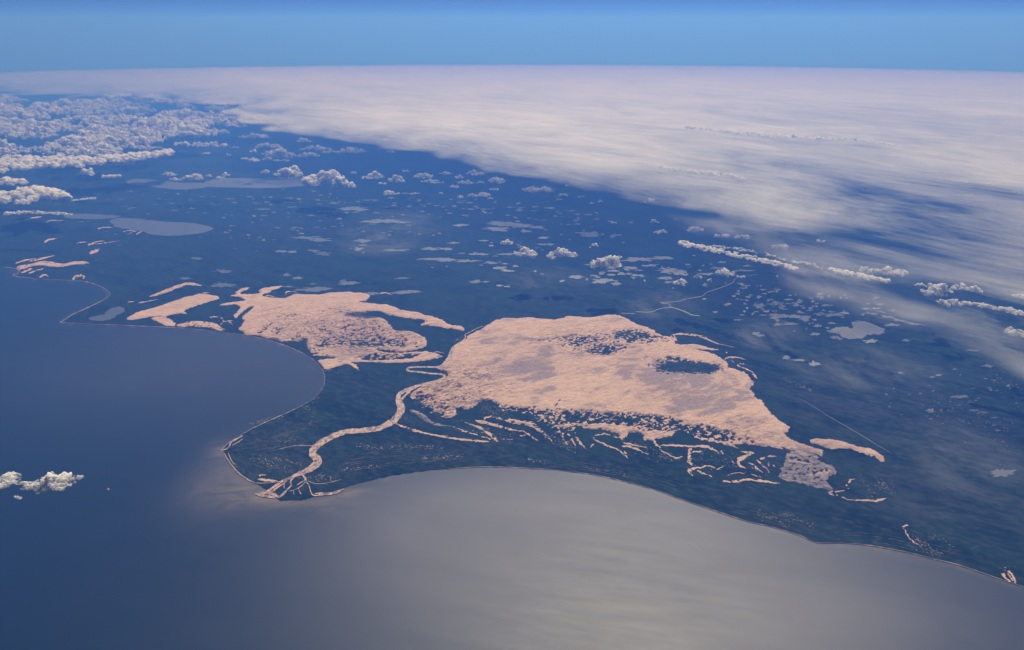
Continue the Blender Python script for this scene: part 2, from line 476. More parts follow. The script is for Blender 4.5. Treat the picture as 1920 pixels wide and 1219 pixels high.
BIG = [(945, 597), (930, 602), (918, 609), (900, 619), (882, 627), (874, 633), (866, 643), (852, 650), (847, 658), (846, 667), (840, 678), (830, 688),
 (818, 692), (830, 697), (840, 704), (828, 712), (811, 718), (795, 724), (780, 732), (771, 739), (770, 745), (778, 752), (792, 757), (806, 765), (815, 771), (803, 777),
 (820, 775), (832, 778), (826, 783), (845, 783), (856, 776), (862, 766), (880, 768), (893, 759), (908, 752), (924, 752), (934, 762), (952, 776),
 (975, 776), (1000, 782), (1008, 791), (1030, 798), (1040, 808), (1052, 813), (1070, 808), (1085, 806), (1105, 804), (1125, 806), (1145, 811), (1160, 815), (1166, 826),
 (1178, 815), (1192, 811), (1200, 811), (1203, 820), (1210, 826), (1222, 829), (1230, 838), (1240, 845), (1231, 834), (1226, 825), (1240, 822), (1256, 818), (1268, 812),
 (1280, 808), (1296, 813), (1310, 824), (1330, 829), (1350, 832), (1362, 838), (1380, 836), (1405, 834), (1440, 838), (1460, 843), (1480, 844), (1510, 847), (1540, 856),
 (1545, 848), (1520, 838), (1500, 831), (1485, 826), (1471, 812), (1482, 809), (1476, 800), (1465, 793), (1455, 784), (1434, 766), (1430, 756), (1411, 738), (1408, 729),
 (1411, 716), (1405, 708), (1385, 695), (1367, 690), (1360, 680), (1350, 671), (1335, 664), (1312, 658), (1300, 655), (1322, 656), (1345, 657), (1330, 652), (1310, 648),
 (1290, 646), (1265, 645), (1268, 638), (1262, 632), (1250, 632), (1230, 627), (1225, 620), (1205, 612), (1185, 604), (1172, 597), (1160, 592), (1145, 591), (1130, 591),
 (1115, 594), (1100, 595), (1080, 594), (1062, 594), (1050, 599), (1030, 599), (1010, 597), (990, 596), (965, 597)]
MIDF = [(434, 555), (442, 552), (445, 546), (455, 541), (468, 540), (462, 544), (452, 548), (450, 552), (470, 552), (488, 550), (486, 545), (492, 541), (505, 539), (520, 537),
 (528, 537), (522, 542), (508, 545), (505, 549), (495, 552), (490, 556), (500, 558), (515, 559), (535, 559), (545, 555), (555, 552), (575, 553), (600, 553), (612, 550), (630, 549),
 (655, 548), (675, 550), (690, 552), (692, 558), (683, 564), (672, 566), (690, 568), (710, 571), (730, 573), (745, 579), (765, 584), (785, 587), (797, 592), (815, 595), (830, 602),
 (845, 609), (858, 611), (868, 615), (870, 620), (862, 620), (848, 616), (840, 617), (825, 614), (810, 612), (795, 611), (790, 609), (799, 603), (780, 599), (760, 596), (740, 593),
 (725, 590), (715, 585), (700, 584), (688, 588), (676, 591), (695, 593), (718, 598), (728, 606), (735, 618), (745, 622), (765, 622), (785, 627), (797, 637), (800, 645), (795, 652), (780, 656),
 (765, 659), (750, 660), (730, 658), (705, 656), (720, 661), (760, 662), (800, 660), (820, 664), (828, 669), (815, 674), (800, 677), (770, 680), (735, 681), (700, 680), (660, 679),
 (668, 684), (674, 691), (674, 697), (668, 691), (658, 686), (648, 683), (638, 686), (625, 690), (612, 693), (604, 688), (598, 681), (597, 677), (610, 674), (628, 673),
 (622, 670), (605, 668), (585, 667), (600, 662), (585, 662), (578, 655), (575, 650), (577, 642), (570, 638), (560, 641), (545, 640), (530, 641), (515, 637), (500, 634), (485, 630),
 (470, 629), (462, 628), (455, 622), (448, 617), (452, 610), (458, 603), (454, 597), (462, 588), (475, 577), (466, 577), (455, 585), (447, 592), (442, 597), (438, 594), (440, 590),
 (447, 583), (450, 577), (448, 574), (440, 571), (428, 573), (420, 574), (412, 573), (420, 570), (435, 567), (455, 565), (460, 563), (450, 558), (440, 557)]
WESTF = [(237, 600), (250, 590), (270, 583), (300, 574), (325, 566), (345, 558), (360, 555), (385, 552), (405, 556), (410, 560), (400, 564), (380, 570), (360, 577), (345, 584), (352, 588),
 (340, 588), (325, 590), (310, 594), (290, 594), (270, 597), (250, 600)]
polys = [  # name, kind of object, list of (outline or stroke)
 ('dune_field', 'wide apricot dune field right of the braided river', [closed(BIG)], 90),
 ('dune_field', 'dune field between the round bay and the river, rippled at its right end', [closed(MIDF)], 60),
 ('dune_field', 'smooth tongue-shaped dune left of the middle dune field', [closed(WESTF), closed([(283, 597), (310, 595), (325, 605), (330, 612), (312, 611), (300, 605)])], 60),
 ('sand_dune', 'low dune along the straight shore left of the bay', [closed([(332, 611), (345, 606), (352, 604), (365, 603), (390, 604), (405, 608), (412, 613), (420, 617), (425, 620), (415, 621), (405, 618), (395, 615), (375, 614), (355, 612), (345, 614)])], 40),
 ('sand_dune', 'bent narrow dune above the tongue-shaped dune', [closed([(281, 556), (300, 548), (325, 538), (348, 531), (362, 531), (375, 534), (379, 537), (365, 536), (350, 535), (335, 541), (310, 550), (290, 556)])], 40),
 ('sand_dune', 'dunes on the far left point', [closed([(30, 502), (40, 498), (60, 495), (75, 491), (90, 490), (105, 493), (120, 495), (140, 491), (160, 491), (168, 494), (155, 496), (135, 497), (115, 501), (95, 500), (80, 498), (60, 500), (45, 505), (36, 508)]),
     stroke_poly([(40, 512), (52, 507), (60, 504)], 4), stroke_poly([(55, 513), (68, 508), (82, 504)], 3)], 40),
 ('sand_dune', 'two thin dunes above the far left point', [stroke_poly([(30, 494), (50, 488), (68, 485)], 2.6), stroke_poly([(55, 491), (80, 485), (102, 480)], 3)], 30),
 ('sand_dune', 'crescent dune on the far left shore', [stroke_poly([(137, 525), (143, 519), (152, 517), (158, 519), (156, 524)], [5, 5, 3, 2])], 20),
 ('sand_dune', 'small crescent dune near the far left point', [stroke_poly([(74, 522), (80, 517), (87, 516), (90, 520)], [3, 3, 2])], 20),
 ('sand_dune', 'broad ridge dune right of the dune field tip', [closed([(1515, 828), (1525, 823), (1540, 823), (1560, 824), (1580, 829), (1605, 836), (1630, 843), (1645, 850), (1657, 858), (1655, 867), (1648, 865), (1640, 858), (1615, 850), (1595, 843), (1570, 842), (1555, 843), (1535, 836)])], 50),
 ('gravel_flat', 'lilac grey gravel flat below the dune field tip', [closed([(1476, 852), (1500, 845), (1515, 848), (1530, 855), (1545, 868), (1562, 876), (1570, 890), (1560, 895), (1553, 905), (1560, 917), (1540, 916), (1510, 910), (1485, 905), (1465, 895), (1468, 878), (1473, 865)])], 90),
 ('sand_dune', 'V shaped dune right of the gravel flat', [stroke_poly([(1592, 917), (1589, 908), (1593, 902), (1605, 899)], [4, 5, 3])], 25),
 ('sand_dune', 'ragged dune at the lower end of the gravel flat', [stroke_poly([(1554, 921), (1562, 928), (1570, 931)], [6, 7, 4]), stroke_poly([(1565, 925), (1575, 922), (1582, 920)], 3), stroke_poly([(1577, 933), (1590, 937), (1600, 939)], 1.6)], 30),
 ('sand_dune', 'long thin dune pointing right under the V shaped dune', [stroke_poly([(1598, 939), (1615, 938), (1640, 940), (1652, 938), (1662, 937)], [1.5, 3, 3, 6, 3])], 25),
 ('sand_dune', 'spit dune ending at the river bend', [stroke_poly([(744, 795), (760, 802), (785, 810), (820, 818), (860, 824), (900, 828), (935, 829)], [2.5, 4, 4, 4, 4, 3])], 25),
 ('sand_dune', 'slanting dune rising from the spit tip', [stroke_poly([(935, 829), (920, 818), (908, 807), (895, 801), (878, 795), (866, 789)], [5, 5, 4, 3, 2])], 35),
 ('gravel_flat', 'grey bar above the spit', [stroke_poly([(770, 770), (785, 777), (803, 789), (820, 797), (848, 800)], [4, 8, 9, 6, 4])], 30),
 ('sand_dune', 'narrow dune with two arms under the dune field', [stroke_poly([(889, 790), (905, 792), (930, 799), (960, 806), (986, 812)], [2, 5, 5, 4, 3]), stroke_poly([(908, 790), (910, 784), (925, 783), (950, 788), (972, 793), (995, 797), (1010, 806), (1022, 816), (1036, 829)], [3, 4, 4, 6, 10, 10, 8, 6, 4])], 40),
]
# ragged blow-out ridges along the dune field's lower margin
loose = [([(1040, 806), (1046, 815), (1060, 812)], 4), ([(1062, 812), (1072, 826), (1078, 838)], 3), ([(1080, 812), (1082, 824), (1098, 842)], 4), ([(1115, 828), (1117, 818), (1135, 815), (1155, 820), (1166, 825)], 2.2),
 ([(1114, 826), (1128, 832), (1140, 838), (1160, 844), (1170, 852), (1179, 861)], 2.6), ([(1052, 813), (1056, 826), (1068, 838)], 2), ([(985, 812), (1000, 822), (1010, 828)], 2), ([(1165, 838), (1185, 840), (1200, 846), (1214, 853)], 3),
 ([(1170, 832), (1190, 836), (1215, 840)], 2), ([(1170, 846), (1178, 860)], 2), ([(1238, 836), (1265, 836), (1300, 838), (1325, 838), (1340, 844), (1350, 852)], [2, 4, 4, 5, 5, 2]), ([(1296, 840), (1293, 855), (1294, 868), (1299, 877)], [7, 7, 6, 3]),
 ([(1288, 883), (1300, 880), (1314, 877)], 5), ([(1288, 884), (1300, 892), (1306, 895)], 2), ([(1306, 884), (1320, 889), (1342, 898)], 2.6), ([(1312, 880), (1325, 874), (1335, 876), (1345, 880), (1352, 877), (1358, 873)], 1.8), ([(1298, 848), (1315, 847)], 3),
 ([(1353, 845), (1355, 854)], 2.4), ([(1390, 848), (1405, 849), (1410, 852), (1395, 858), (1384, 864), (1385, 872), (1394, 878), (1405, 881)], [3, 5, 5, 7, 7, 4, 2]), ([(1356, 902), (1375, 905), (1400, 901), (1430, 903), (1450, 906), (1465, 907)], [2, 4, 4, 4, 4, 2]),
 ([(1362, 893), (1380, 888), (1400, 890), (1430, 897)], 1.6), ([(1404, 868), (1412, 873), (1420, 880), (1430, 888)], [2, 4, 2]), ([(1418, 862), (1430, 873), (1445, 891)], 2.2), ([(1425, 862), (1436, 858)], 4), ([(1440, 857), (1455, 856)], 3), ([(1441, 868), (1442, 876)], 2.4), ([(1450, 872), (1453, 876)], 3),
 ([(1262, 862), (1280, 857)], 2), ([(1370, 862), (1382, 880)], 1.6), ([(1238, 846), (1250, 852), (1275, 862)], 1.8), ([(1360, 833), (1372, 838), (1384, 843)], 4), ([(850, 801), (880, 812), (928, 827)], 1.8), ([(864, 808), (900, 818), (920, 826)], 1.4),
 ([(940, 824), (952, 826), (962, 825)], 2), ([(975, 818), (985, 816)], 2.4), ([(1105, 839), (1116, 833)], 2)]
for L, w in loose:
    polys.append(('sand_dune', None, [stroke_poly(L, w)], 32))
# crescents off the dune field's upper right corner, and thin far dunes
for L, w in [([(1258, 630), (1275, 627), (1300, 629), (1320, 633), (1332, 640), (1350, 646), (1376, 652)], [3, 3, 3, 4, 4, 2, 1.5]), ([(1262, 630), (1263, 638), (1260, 646)], 7), ([(1358, 676), (1364, 671), (1380, 671), (1402, 676)], [3, 3, 2.5, 1.5]),
             ([(1395, 683), (1384, 683), (1384, 687), (1397, 692), (1410, 698), (1416, 703)], [1.5, 2, 2, 2]), ([(1411, 702), (1415, 706), (1419, 710)], 4), ([(1362, 663), (1365, 660)], 2.4), ([(1370, 676), (1377, 681)], 1.4),
             ([(84, 455), (92, 450), (107, 448)], [4, 4, 2]), ([(144, 457), (150, 455), (163, 454)], 2), ([(168, 458), (180, 454), (197, 452)], 1.6), ([(165, 461), (170, 458), (190, 457), (225, 452)], [3, 3, 2, 1.4]), ([(168, 475), (178, 472), (186, 467)], [5, 9, 5]),
             ([(87, 417), (96, 414), (119, 414)], 1.8), ([(48, 412), (62, 409), (78, 407)], 2), ([(183, 430), (194, 427), (213, 427)], 2), ([(231, 435), (240, 433), (252, 433)], 1.4), ([(243, 439), (249, 435), (257, 434)], 1.4), ([(256, 440), (262, 436), (267, 434)], 2.4),
             ([(395, 598), (397, 595), (408, 595), (416, 598), (419, 604), (412, 610)], 1.8), ([(419, 604), (428, 603), (437, 611)], 1.8), ([(428, 602), (438, 602)], 1.6), ([(360, 557), (378, 551), (396, 549)], 2.2), ([(498, 557), (501, 555), (516, 557)], 2), ([(535, 556), (536, 549), (545, 547), (558, 549)], 1.8),
             ([(712, 551), (725, 550), (737, 555)], 2.2), ([(237, 567), (252, 566)], 1.4), ([(259, 569), (275, 566), (296, 562)], 1.5), ([(812, 663), (820, 660), (832, 664)], [1, 2.5, 1.5])]:
    polys.append(('sand_dune', None, [stroke_poly(L, w)], 25))
polys.append(('sand_dune', 'ragged dune on the shore in the lower right corner', [stroke_poly([(1876, 1072), (1884, 1082), (1893, 1092)], 5), stroke_poly([(1884, 1066), (1895, 1075), (1902, 1086), (1903, 1094)], [5, 4, 4]), stroke_poly([(1882, 1070), (1892, 1080), (1900, 1090)], 2)], 25))
polys.append(('sand_dune', 'small hooked dune inland of the lower right shore', [stroke_poly([(1693, 990), (1699, 986), (1703, 989)], 3.4), stroke_poly([(1695, 992), (1700, 1002), (1711, 1017), (1722, 1022)], [2.5, 1.5, 1.2, 3])], 20))
polys.append(('sand_bar', 'pale sand bar left of the delta channels', [stroke_poly([(484, 900), (500, 901), (520, 904)], [4, 5, 3]), stroke_poly([(486, 893), (492, 891), (500, 892)], 2.4)], 20))
for k, (nm, lab, shapes, amp) in enumerate(polys):
    for P in shapes: paint(P, k + 1, amp)

# hollows overgrown with forest inside the dune fields
for P, amp in [([(1160, 623), (1185, 620), (1210, 625), (1225, 632), (1255, 634), (1259, 638), (1250, 642), (1230, 641), (1215, 643), (1200, 645), (1180, 643), (1163, 640)], 110),
          ([(1228, 678), (1245, 672), (1262, 670), (1285, 678), (1305, 680), (1332, 684), (1345, 696), (1330, 702), (1308, 700), (1282, 696), (1258, 694), (1240, 690)], 90),
          ([(1104, 658), (1120, 660), (1140, 655), (1150, 662), (1138, 667), (1112, 666)], 120), ([(1035, 762), (1048, 750), (1050, 753), (1040, 763)], 30),
          ([(482, 624), (500, 612), (512, 606), (508, 612), (498, 620), (486, 628)], 60), ([(510, 626), (520, 617), (535, 616), (526, 622), (520, 629)], 50),
          ([(590, 655), (600, 645), (613, 642), (612, 648), (600, 657), (592, 660)], 60), ([(545, 634), (555, 630), (566, 626), (562, 634), (552, 638)], 60),
          ([(668, 589), (690, 584), (715, 587), (722, 592), (690, 593)], 60), ([(680, 672), (705, 664), (750, 664), (790, 665), (770, 672), (730, 676), (690, 677)], 40)]:
    paint(A(spline(P, True, 3)), 0, amp * 2.2, erase=True, dens=0.52)
for L, w, k in [([(1179, 632), (1190, 631), (1205, 636), (1217, 638)], 3, 1), ([(1262, 679), (1280, 682), (1305, 685), (1328, 684)], 5, 1)]:
    paint(stroke_poly(L, w), k, 20)
paint(closed([(662, 679), (700, 680), (740, 681), (780, 679), (826, 671), (822, 667), (790, 670), (750, 675), (700, 677)]), 2, 20)

# speckle: scattered blow-outs where scrub shows between the dunes
spec = np.zeros(gid.shape, np.float32); grv = np.zeros(gid.shape, np.float32); relief = np.full(gid.shape, 0.32, np.float32); scr = np.zeros(gid.shape, np.float32)
def spread(arr, lst, grow=1.25):
    for (bx, by, rx, ry, w) in lst:
        c = at(bx, by)
        P = np.concatenate([A([(bx - 2.2 * rx, by - 2.2 * ry), (bx + 2.2 * rx, by - 2.2 * ry), (bx - 2.2 * rx, by + 2.2 * ry), (bx + 2.2 * rx, by + 2.2 * ry)])])
        sj, si, Xg, Yg = window(P, 0)
        if Xg.size: arr[sj, si] += w * blob(Xg, Yg, bx, by, rx * grow, ry * grow, p=1.4)
spread(spec, [(915, 766, 26, 12, .55), (945, 775, 30, 10, .6), (985, 776, 34, 11, .6), (1015, 790, 30, 10, .5), (1060, 778, 36, 10, .5), (1110, 785, 40, 10, .48), (1160, 786, 40, 10, .5), (1200, 792, 40, 12, .5), (1245, 796, 40, 12, .52), (1300, 808, 36, 9, .5),
  (1340, 815, 36, 9, .55), (1385, 828, 40, 7, .45), (1090, 815, 40, 12, .5), (1020, 815, 30, 12, .4), (1060, 800, 40, 10, .3), (800, 758, 22, 10, .45), (785, 746, 14, 8, .4), (840, 770, 26, 10, .25), (1050, 640, 50, 8, .35), (1120, 650, 50, 12, .42), (1090, 632, 36, 6, .25), (1180, 622, 30, 8, .4),
  (640, 582, 34, 12, 0.29), (690, 596, 36, 9, 0.26), (700, 630, 70, 14, 0.24), (770, 645, 30, 12, 0.24), (650, 620, 50, 16, 0.18), (660, 645, 60, 8, 0.32), (600, 652, 20, 10, 0.26), (560, 620, 50, 12, 0.20), (520, 600, 50, 14, 0.18), (560, 590, 40, 12, 0.11), (720, 648, 50, 6, 0.26), (1270, 690, 60, 12, .3), (1515, 880, 50, 30, .42), (1440, 842, 40, 4, .3), (1330, 690, 30, 6, .3)])
spread(spec, [(1190, 632, 50, 8, .42), (1285, 688, 56, 12, .45), (1125, 662, 30, 6, .35), (1180, 652, 50, 5, .25)])
spread(grv, [(935, 632, 40, 12, .5), (985, 640, 50, 8, .35), (960, 685, 46, 20, .75), (1000, 700, 34, 14, .6), (1035, 662, 16, 12, .6), (1020, 690, 20, 14, .6), (1080, 668, 18, 12, .35), (1025, 732, 22, 8, .6), (915, 712, 12, 5, .6), (1190, 700, 60, 14, .45), (1260, 710, 70, 22, .65), (1330, 730, 80, 24, .6), (1300, 760, 60, 14, .7),
  (1360, 765, 50, 14, .4), (1180, 735, 40, 8, .3), (1270, 772, 20, 6, .5), (1390, 790, 40, 10, .35), (1150, 600, 30, 6, .5), (1240, 665, 60, 8, .5), (1180, 680, 60, 10, .35), (655, 660, 30, 6, .8), (660, 590, 20, 6, .6), (1515, 880, 60, 40, .6), (1570, 836, 30, 6, .5), (810, 790, 40, 10, .8), (860, 730, 30, 8, .25), (330, 600, 20, 5, .4), (630, 690, 25, 5, .3), (700, 670, 60, 6, .7), (830, 667, 10, 10, .8)])
spread(relief, [(690, 630, 100, 24, 1.5), (600, 615, 90, 26, .8), (820, 740, 70, 34, 1.5), (860, 700, 50, 24, .6), (900, 680, 40, 30, .3), (880, 760, 40, 12, .7), (1100, 640, 90, 24, .6), (1050, 780, 120, 16, .7), (1250, 800, 150, 18, .7), (1400, 820, 60, 12, .6), (500, 600, 40, 24, .3), (920, 725, 60, 20, .5)])
scr += 0.38 * np.clip(spec, 0, .7)
spread(scr, [(1205, 633, 44, 8, .35), (1290, 688, 50, 9, .32), (1125, 662, 30, 6, .2), (700, 592, 40, 6, .4), (1270, 686, 60, 12, .22), (1515, 880, 54, 32, .42), (720, 670, 60, 6, .6), (800, 795, 30, 6, .3), (1330, 694, 30, 8, .3), (690, 592, 30, 6, .4), (640, 583, 26, 8, .35), (1470, 850, 30, 8, .2)])
cells = gid > 0
jj, ii = np.nonzero(cells)
xx, yy = cxs[ii], cys[jj]
u, v = warped(xx, yy, 60)
sp = 0.55 * fbm2(u / 66, v / 100, 21, 2) + 0.45 * noise2((u + 0.6 * v) / 150, (v - 0.6 * u) / 48, 33)
kill = sp < np.clip(spec[jj, ii], 0, 0.62) * 1.02 - 0.02
thin = np.array([len(np.concatenate(q[2])) < 150 and q[3] < 50 for q in polys])[gid[jj, ii] - 1]
kill |= thin & (0.6 * fbm2(xx / 60, yy / 90, 58, 2) + 0.4 * noise2(xx / 260, yy / 260, 59) < 0.36)
gid[jj[kill], ii[kill]] = 0

def dune_height(xc, yc, rel):
    u, v = warped(xc, yc, 90)
    a = (u * 0.80 + v * 0.60); b = (-u * 0.60 + v * 0.80)
    n1 = fbm2(a / 420, b / 170, 51, 2); n2 = noise2(a / 170, b / 85, 64)
    rg = 1 - np.abs(2 * n1 - 1); rg2 = 1 - np.abs(2 * n2 - 1)
    return 3 + rel * (40 * rg ** 2 + 22 * rg2 ** 2) + 8 * fbm2(xc / 1500, yc / 1500, 77, 2)

for k, (nm, lab, shapes, amp) in enumerate(polys):
    P = np.concatenate(shapes)
    sj, si, _, _ = window(P)
    sub = gid[sj, si] == k + 1
    if not sub.any(): continue
    cj, ci = np.nonzero(sub)
    cj = cj + sj.start; ci = ci + si.start
    W = nx + 1
    quad = np.stack([cj * W + ci, cj * W + ci + 1, (cj + 1) * W + ci + 1, (cj + 1) * W + ci], 1)
    ids, inv = np.unique(quad, return_inverse=True)
    cnt = np.bincount(inv.ravel(), minlength=len(ids))
    vj, vi = ids // W, ids % W
    inner = (cnt >= 4).astype(float)
    vx = GX0 + vi * CELL; vy = GY0 + vj * CELL
    # corners on the rim are nudged off the survey grid so the outline runs free
    jx = (noise2(vx / 37, vy / 37, 91) - 0.5) * 26 * (1 - inner); jy = (noise2(vx / 37, vy / 37, 95) - 0.5) * 26 * (1 - inner)
    vx = vx + jx; vy = vy + jy
    sjj, sii = np.minimum(vj, ny - 1), np.minimum(vi, nx - 1)
    mk = np.pad(sub.astype(np.float32), 8)
    for _ in range(2):
        for ax_ in (0, 1):
            cs = np.cumsum(mk, ax_); mk = (np.roll(cs, -3, ax_) - np.roll(cs, 4, ax_)) / 7.0
    tap = sstep(0.45, 1.0, mk[np.clip(vj - sj.start + 8, 0, mk.shape[0] - 1), np.clip(vi - si.start + 8, 0, mk.shape[1] - 1)])
    hgt = tap * np.where(inner > 0, dune_height(vx, vy, np.clip(relief[sjj, sii], 0, 1.8)), 0.0)
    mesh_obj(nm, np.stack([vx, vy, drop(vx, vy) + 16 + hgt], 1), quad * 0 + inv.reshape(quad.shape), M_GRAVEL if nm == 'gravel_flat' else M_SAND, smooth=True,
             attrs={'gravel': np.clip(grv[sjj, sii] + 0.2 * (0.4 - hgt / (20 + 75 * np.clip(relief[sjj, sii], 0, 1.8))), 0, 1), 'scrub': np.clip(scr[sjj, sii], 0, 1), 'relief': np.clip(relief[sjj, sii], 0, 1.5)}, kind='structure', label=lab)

# ------------------------------------------------------------------ river, delta channels, beaches, track
def ribbon(name, strokes, mat, h, kind='structure', label=None, jit=0.0):
    V, Fc = [], []
    for pts, w in strokes:
        P, N, ws = ribbon_px(pts, w)
        e = 1 + jit * (rng.random((len(P), 2)) - 0.5)
        L = A(P + N * (ws * e[:, 0])[:, None] / 2); R = A(P - N * (ws * e[:, 1])[:, None] / 2)
        b = len(V)
        for l_, r_ in zip(L, R): V.append(l_); V.append(r_)
        for i in range(len(P) - 1): Fc.append((b + 2 * i, b + 2 * i + 1, b + 2 * i + 3, b + 2 * i + 2))
    V = np.array(V)
    return mesh_obj(name, np.column_stack([V, drop(V[:, 0], V[:, 1]) + h]), np.array(Fc), mat, kind=kind, label=label)

RIV = [(905, 612), (893, 617), (880, 624), (872, 628), (873, 633), (866, 641), (852, 650), (846, 660), (843, 668), (838, 676), (831, 684), (820, 689), (800, 689), (780, 689), (768, 690), (763, 694), (770, 697), (785, 698), (805, 701), (822, 702), (834, 705),
       (829, 711), (812, 717), (795, 721), (775, 727), (760, 733), (750, 739), (747, 746), (748, 756), (752, 766), (749, 776), (741, 787), (726, 797), (706, 805), (680, 808), (652, 810), (636, 814), (620, 821), (605, 829), (592, 839), (586, 849), (590, 858), (597, 863), (595, 869), (588, 876),
       (576, 883), (564, 888), (553, 893), (547, 899)]
RW = [1, 1, 1.2, 1.5, 1.5, 2, 3, 5, 6, 5, 4, 3, 2.5, 3, 3, 4, 3, 3, 3, 3, 4, 4, 4, 4, 5, 6, 7, 9, 13, 14, 14, 13, 11, 10, 9, 9, 10, 10, 11, 12, 13, 14, 15, 15, 13, 10, 8, 6, 5]
ribbon('river', [(RIV, RW), ([(762, 738), (768, 733), (780, 728)], 3), ([(753, 750), (760, 742), (770, 735)], [5, 3, 2])], M_RIVER, 17, label='braided sandy river winding down to the delta', jit=0.35)
ribbon('delta_channel', [([(548, 896), (532, 902), (519, 910), (510, 917), (500, 924), (488, 930)], [5, 4, 4, 4, 4, 2]), ([(540, 900), (533, 907), (522, 914), (513, 921), (504, 930)], [2, 3, 3, 4, 3])], M_RIVER, 20, jit=0.5)
ribbon('delta_channel', [([(547, 898), (545, 906), (546, 912), (538, 920), (531, 928), (520, 935)], [4, 3, 2.6, 3, 4, 3]), ([(533, 907), (533, 917)], 1.2)], M_RIVER, 22, jit=0.4)
ribbon('delta_channel', [([(571, 885), (568, 891), (572, 897), (574, 904)], [2, 3, 4, 4]), ([(574, 902), (566, 905), (557, 911)], [2.5, 1.6, 1.2]), ([(573, 905), (563, 914), (552, 920), (543, 922)], [2, 1.6, 1.2, 1]), ([(561, 915), (560, 920), (565, 928)], 1.2), ([(551, 920), (551, 928)], 0.9),
        ([(575, 905), (580, 913), (583, 924), (588, 930), (597, 930)], [2.5, 1.6, 1.6, 2, 2])], M_RIVER, 20, jit=0.4)
ribbon('delta_channel', [([(530, 903), (510, 906), (490, 907), (475, 906)], 1.0), ([(578, 903), (592, 908), (612, 907), (640, 900)], 0.9), ([(587, 837), (560, 836), (540, 839), (525, 843)], [1.2, 0.9, 0.6])], M_RIVER, 18)
ribbon('mud_flat', [([(597, 929), (612, 927), (628, 925), (645, 918)], [4, 5, 5, 3]), ([(590, 927), (602, 925), (612, 926)], 2), ([(478, 927), (496, 931), (516, 934)], [2, 5, 3]), ([(500, 921), (512, 928), (526, 933)], [4, 6, 3]), ([(490, 926), (508, 925)], 3)], M_RIVER, 15, jit=0.5)
ic = {p: i for i, p in enumerate(COAST)}
b0, b1_, b2_, b3 = ic[(-80, 499)], ic[(113, 605)], ic[(609, 714)], ic[(418, 842)]
ribbon('beach', [(COAST[b0:b3 + 1], [.3, .6, .9, .3, .8, .3, .9, 1.1, .4, .9, .3, 1.1, .5, .8, .3, 1.0, .4, 1.4])], M_BEACH, 14.5, jit=1.1)
ribbon('beach', [(COAST[b3 + 1:ic[(478, 906)] + 1], [2, 1.8, 2.2, 1.6])], M_BEACH, 14.5, jit=0.8)
ribbon('beach', [(COAST[ic[(840, 880)]:ic[(2100, 1183)] + 1], [.3, .7, .3, .6, .4, .9, .5, .8, .3, .9, .5, 1.1, .6, .9])], M_BEACH, 14.5, jit=0.9)
ribbon('sand_bar', [([(414, 845), (424, 843), (430, 838)], 2), ([(430, 838), (434, 830), (444, 824), (455, 818)], 2.5), ([(436, 836), (446, 830), (455, 824)], 2), ([(428, 850), (433, 862), (440, 872)], 1.6)], M_BEACH, 16, jit=0.8)
ribbon('track', [([(1495, 746), (1520, 760), (1560, 785), (1620, 820), (1642, 834), (1672, 851)], [0.3, .5, .8, .9, .8, .4])], M_TRACK, 15, label='thin straight gravel track crossing the dark forest')
ribbon('river', [([(1420, 515), (1395, 519), (1380, 522), (1374, 530), (1362, 536), (1340, 544), (1325, 549), (1318, 555), (1300, 559), (1280, 562)], [.7, 1, 1.2, 1.4, 1.4, 1.2, 1.2, 1])], M_POND, 16)
ribbon('river', [([(1288, 561), (1268, 566), (1237, 568)], 1.0), ([(1240, 569), (1254, 571), (1257, 576), (1270, 580), (1284, 585), (1297, 591), (1312, 593)], [1, 1, 1.4, 1.6, 1.6, 1.6, 1.2]), ([(1257, 577), (1240, 579), (1230, 582), (1224, 585), (1210, 586), (1192, 585)], 1.0), ([(1190, 589), (1165, 588)], 1)], M_POND, 16)

# old beach ridges: low strand lines curving over the delta plain and along the shore
mrg = Mat('strand_line')
mrg.principled(mrg.mix(mrg.ramp(mrg.noise(200, 3), 0.4, 0.65), (0.02, 0.028, 0.026), (0.13, 0.12, 0.11)), 1.0, 1.3, spec=0.05)
M_RIDGE = mrg.m
ribbon('strand_line', [([(452 + 9 * k, 846 - 2 * k), (482 + 9 * k, 826 - 2 * k), (528 + 7 * k, 800), (586 + 3 * k, 764 + 2 * k)], [.3, .7, .5, .2]) for k in range(9)], M_RIDGE, 14, jit=0.8)
ribbon('strand_line', [([(440 + 9 * k, 868 - 6 * k), (468 + 7 * k, 886 - 6 * k), (505 + 5 * k, 892 - 6 * k), (552 - 2 * k, 884 - 6 * k)], [.3, .7, .6, .2]) for k in range(7)], M_RIDGE, 14, jit=0.8)
ribbon('strand_line', [([(612 + 4 * k, 896 - 5 * k), (680, 880 - 4 * k), (780, 868 - 4 * k), (890 - 6 * k, 864 - 4 * k)], [.3, .6, .6, .2]) for k in range(8)], M_RIDGE, 14, jit=0.8)
ribbon('strand_line', [([(1000 + 10 * k, 872 - 4 * k), (1100, 882 - 4 * k), (1200, 902 - 5 * k), (1290, 934 - 7 * k)], [.2, .6, .5, .3]) for k in range(5)] + [([(1360, 956 - 5 * k), (1430, 976 - 6 * k), (1510, 1000 - 6 * k)], [.2, .6, .3]) for k in range(4)], M_RIDGE, 14, jit=0.8)
ribbon('strand_line', [([(1560, 1012 - 4 * k), (1640, 1017 - 5 * k), (1720, 1034 - 6 * k), (1800, 1053 - 6 * k)], [.3, .8, .7, .3]) for k in range(4)], M_RIDGE, 14, jit=0.8)

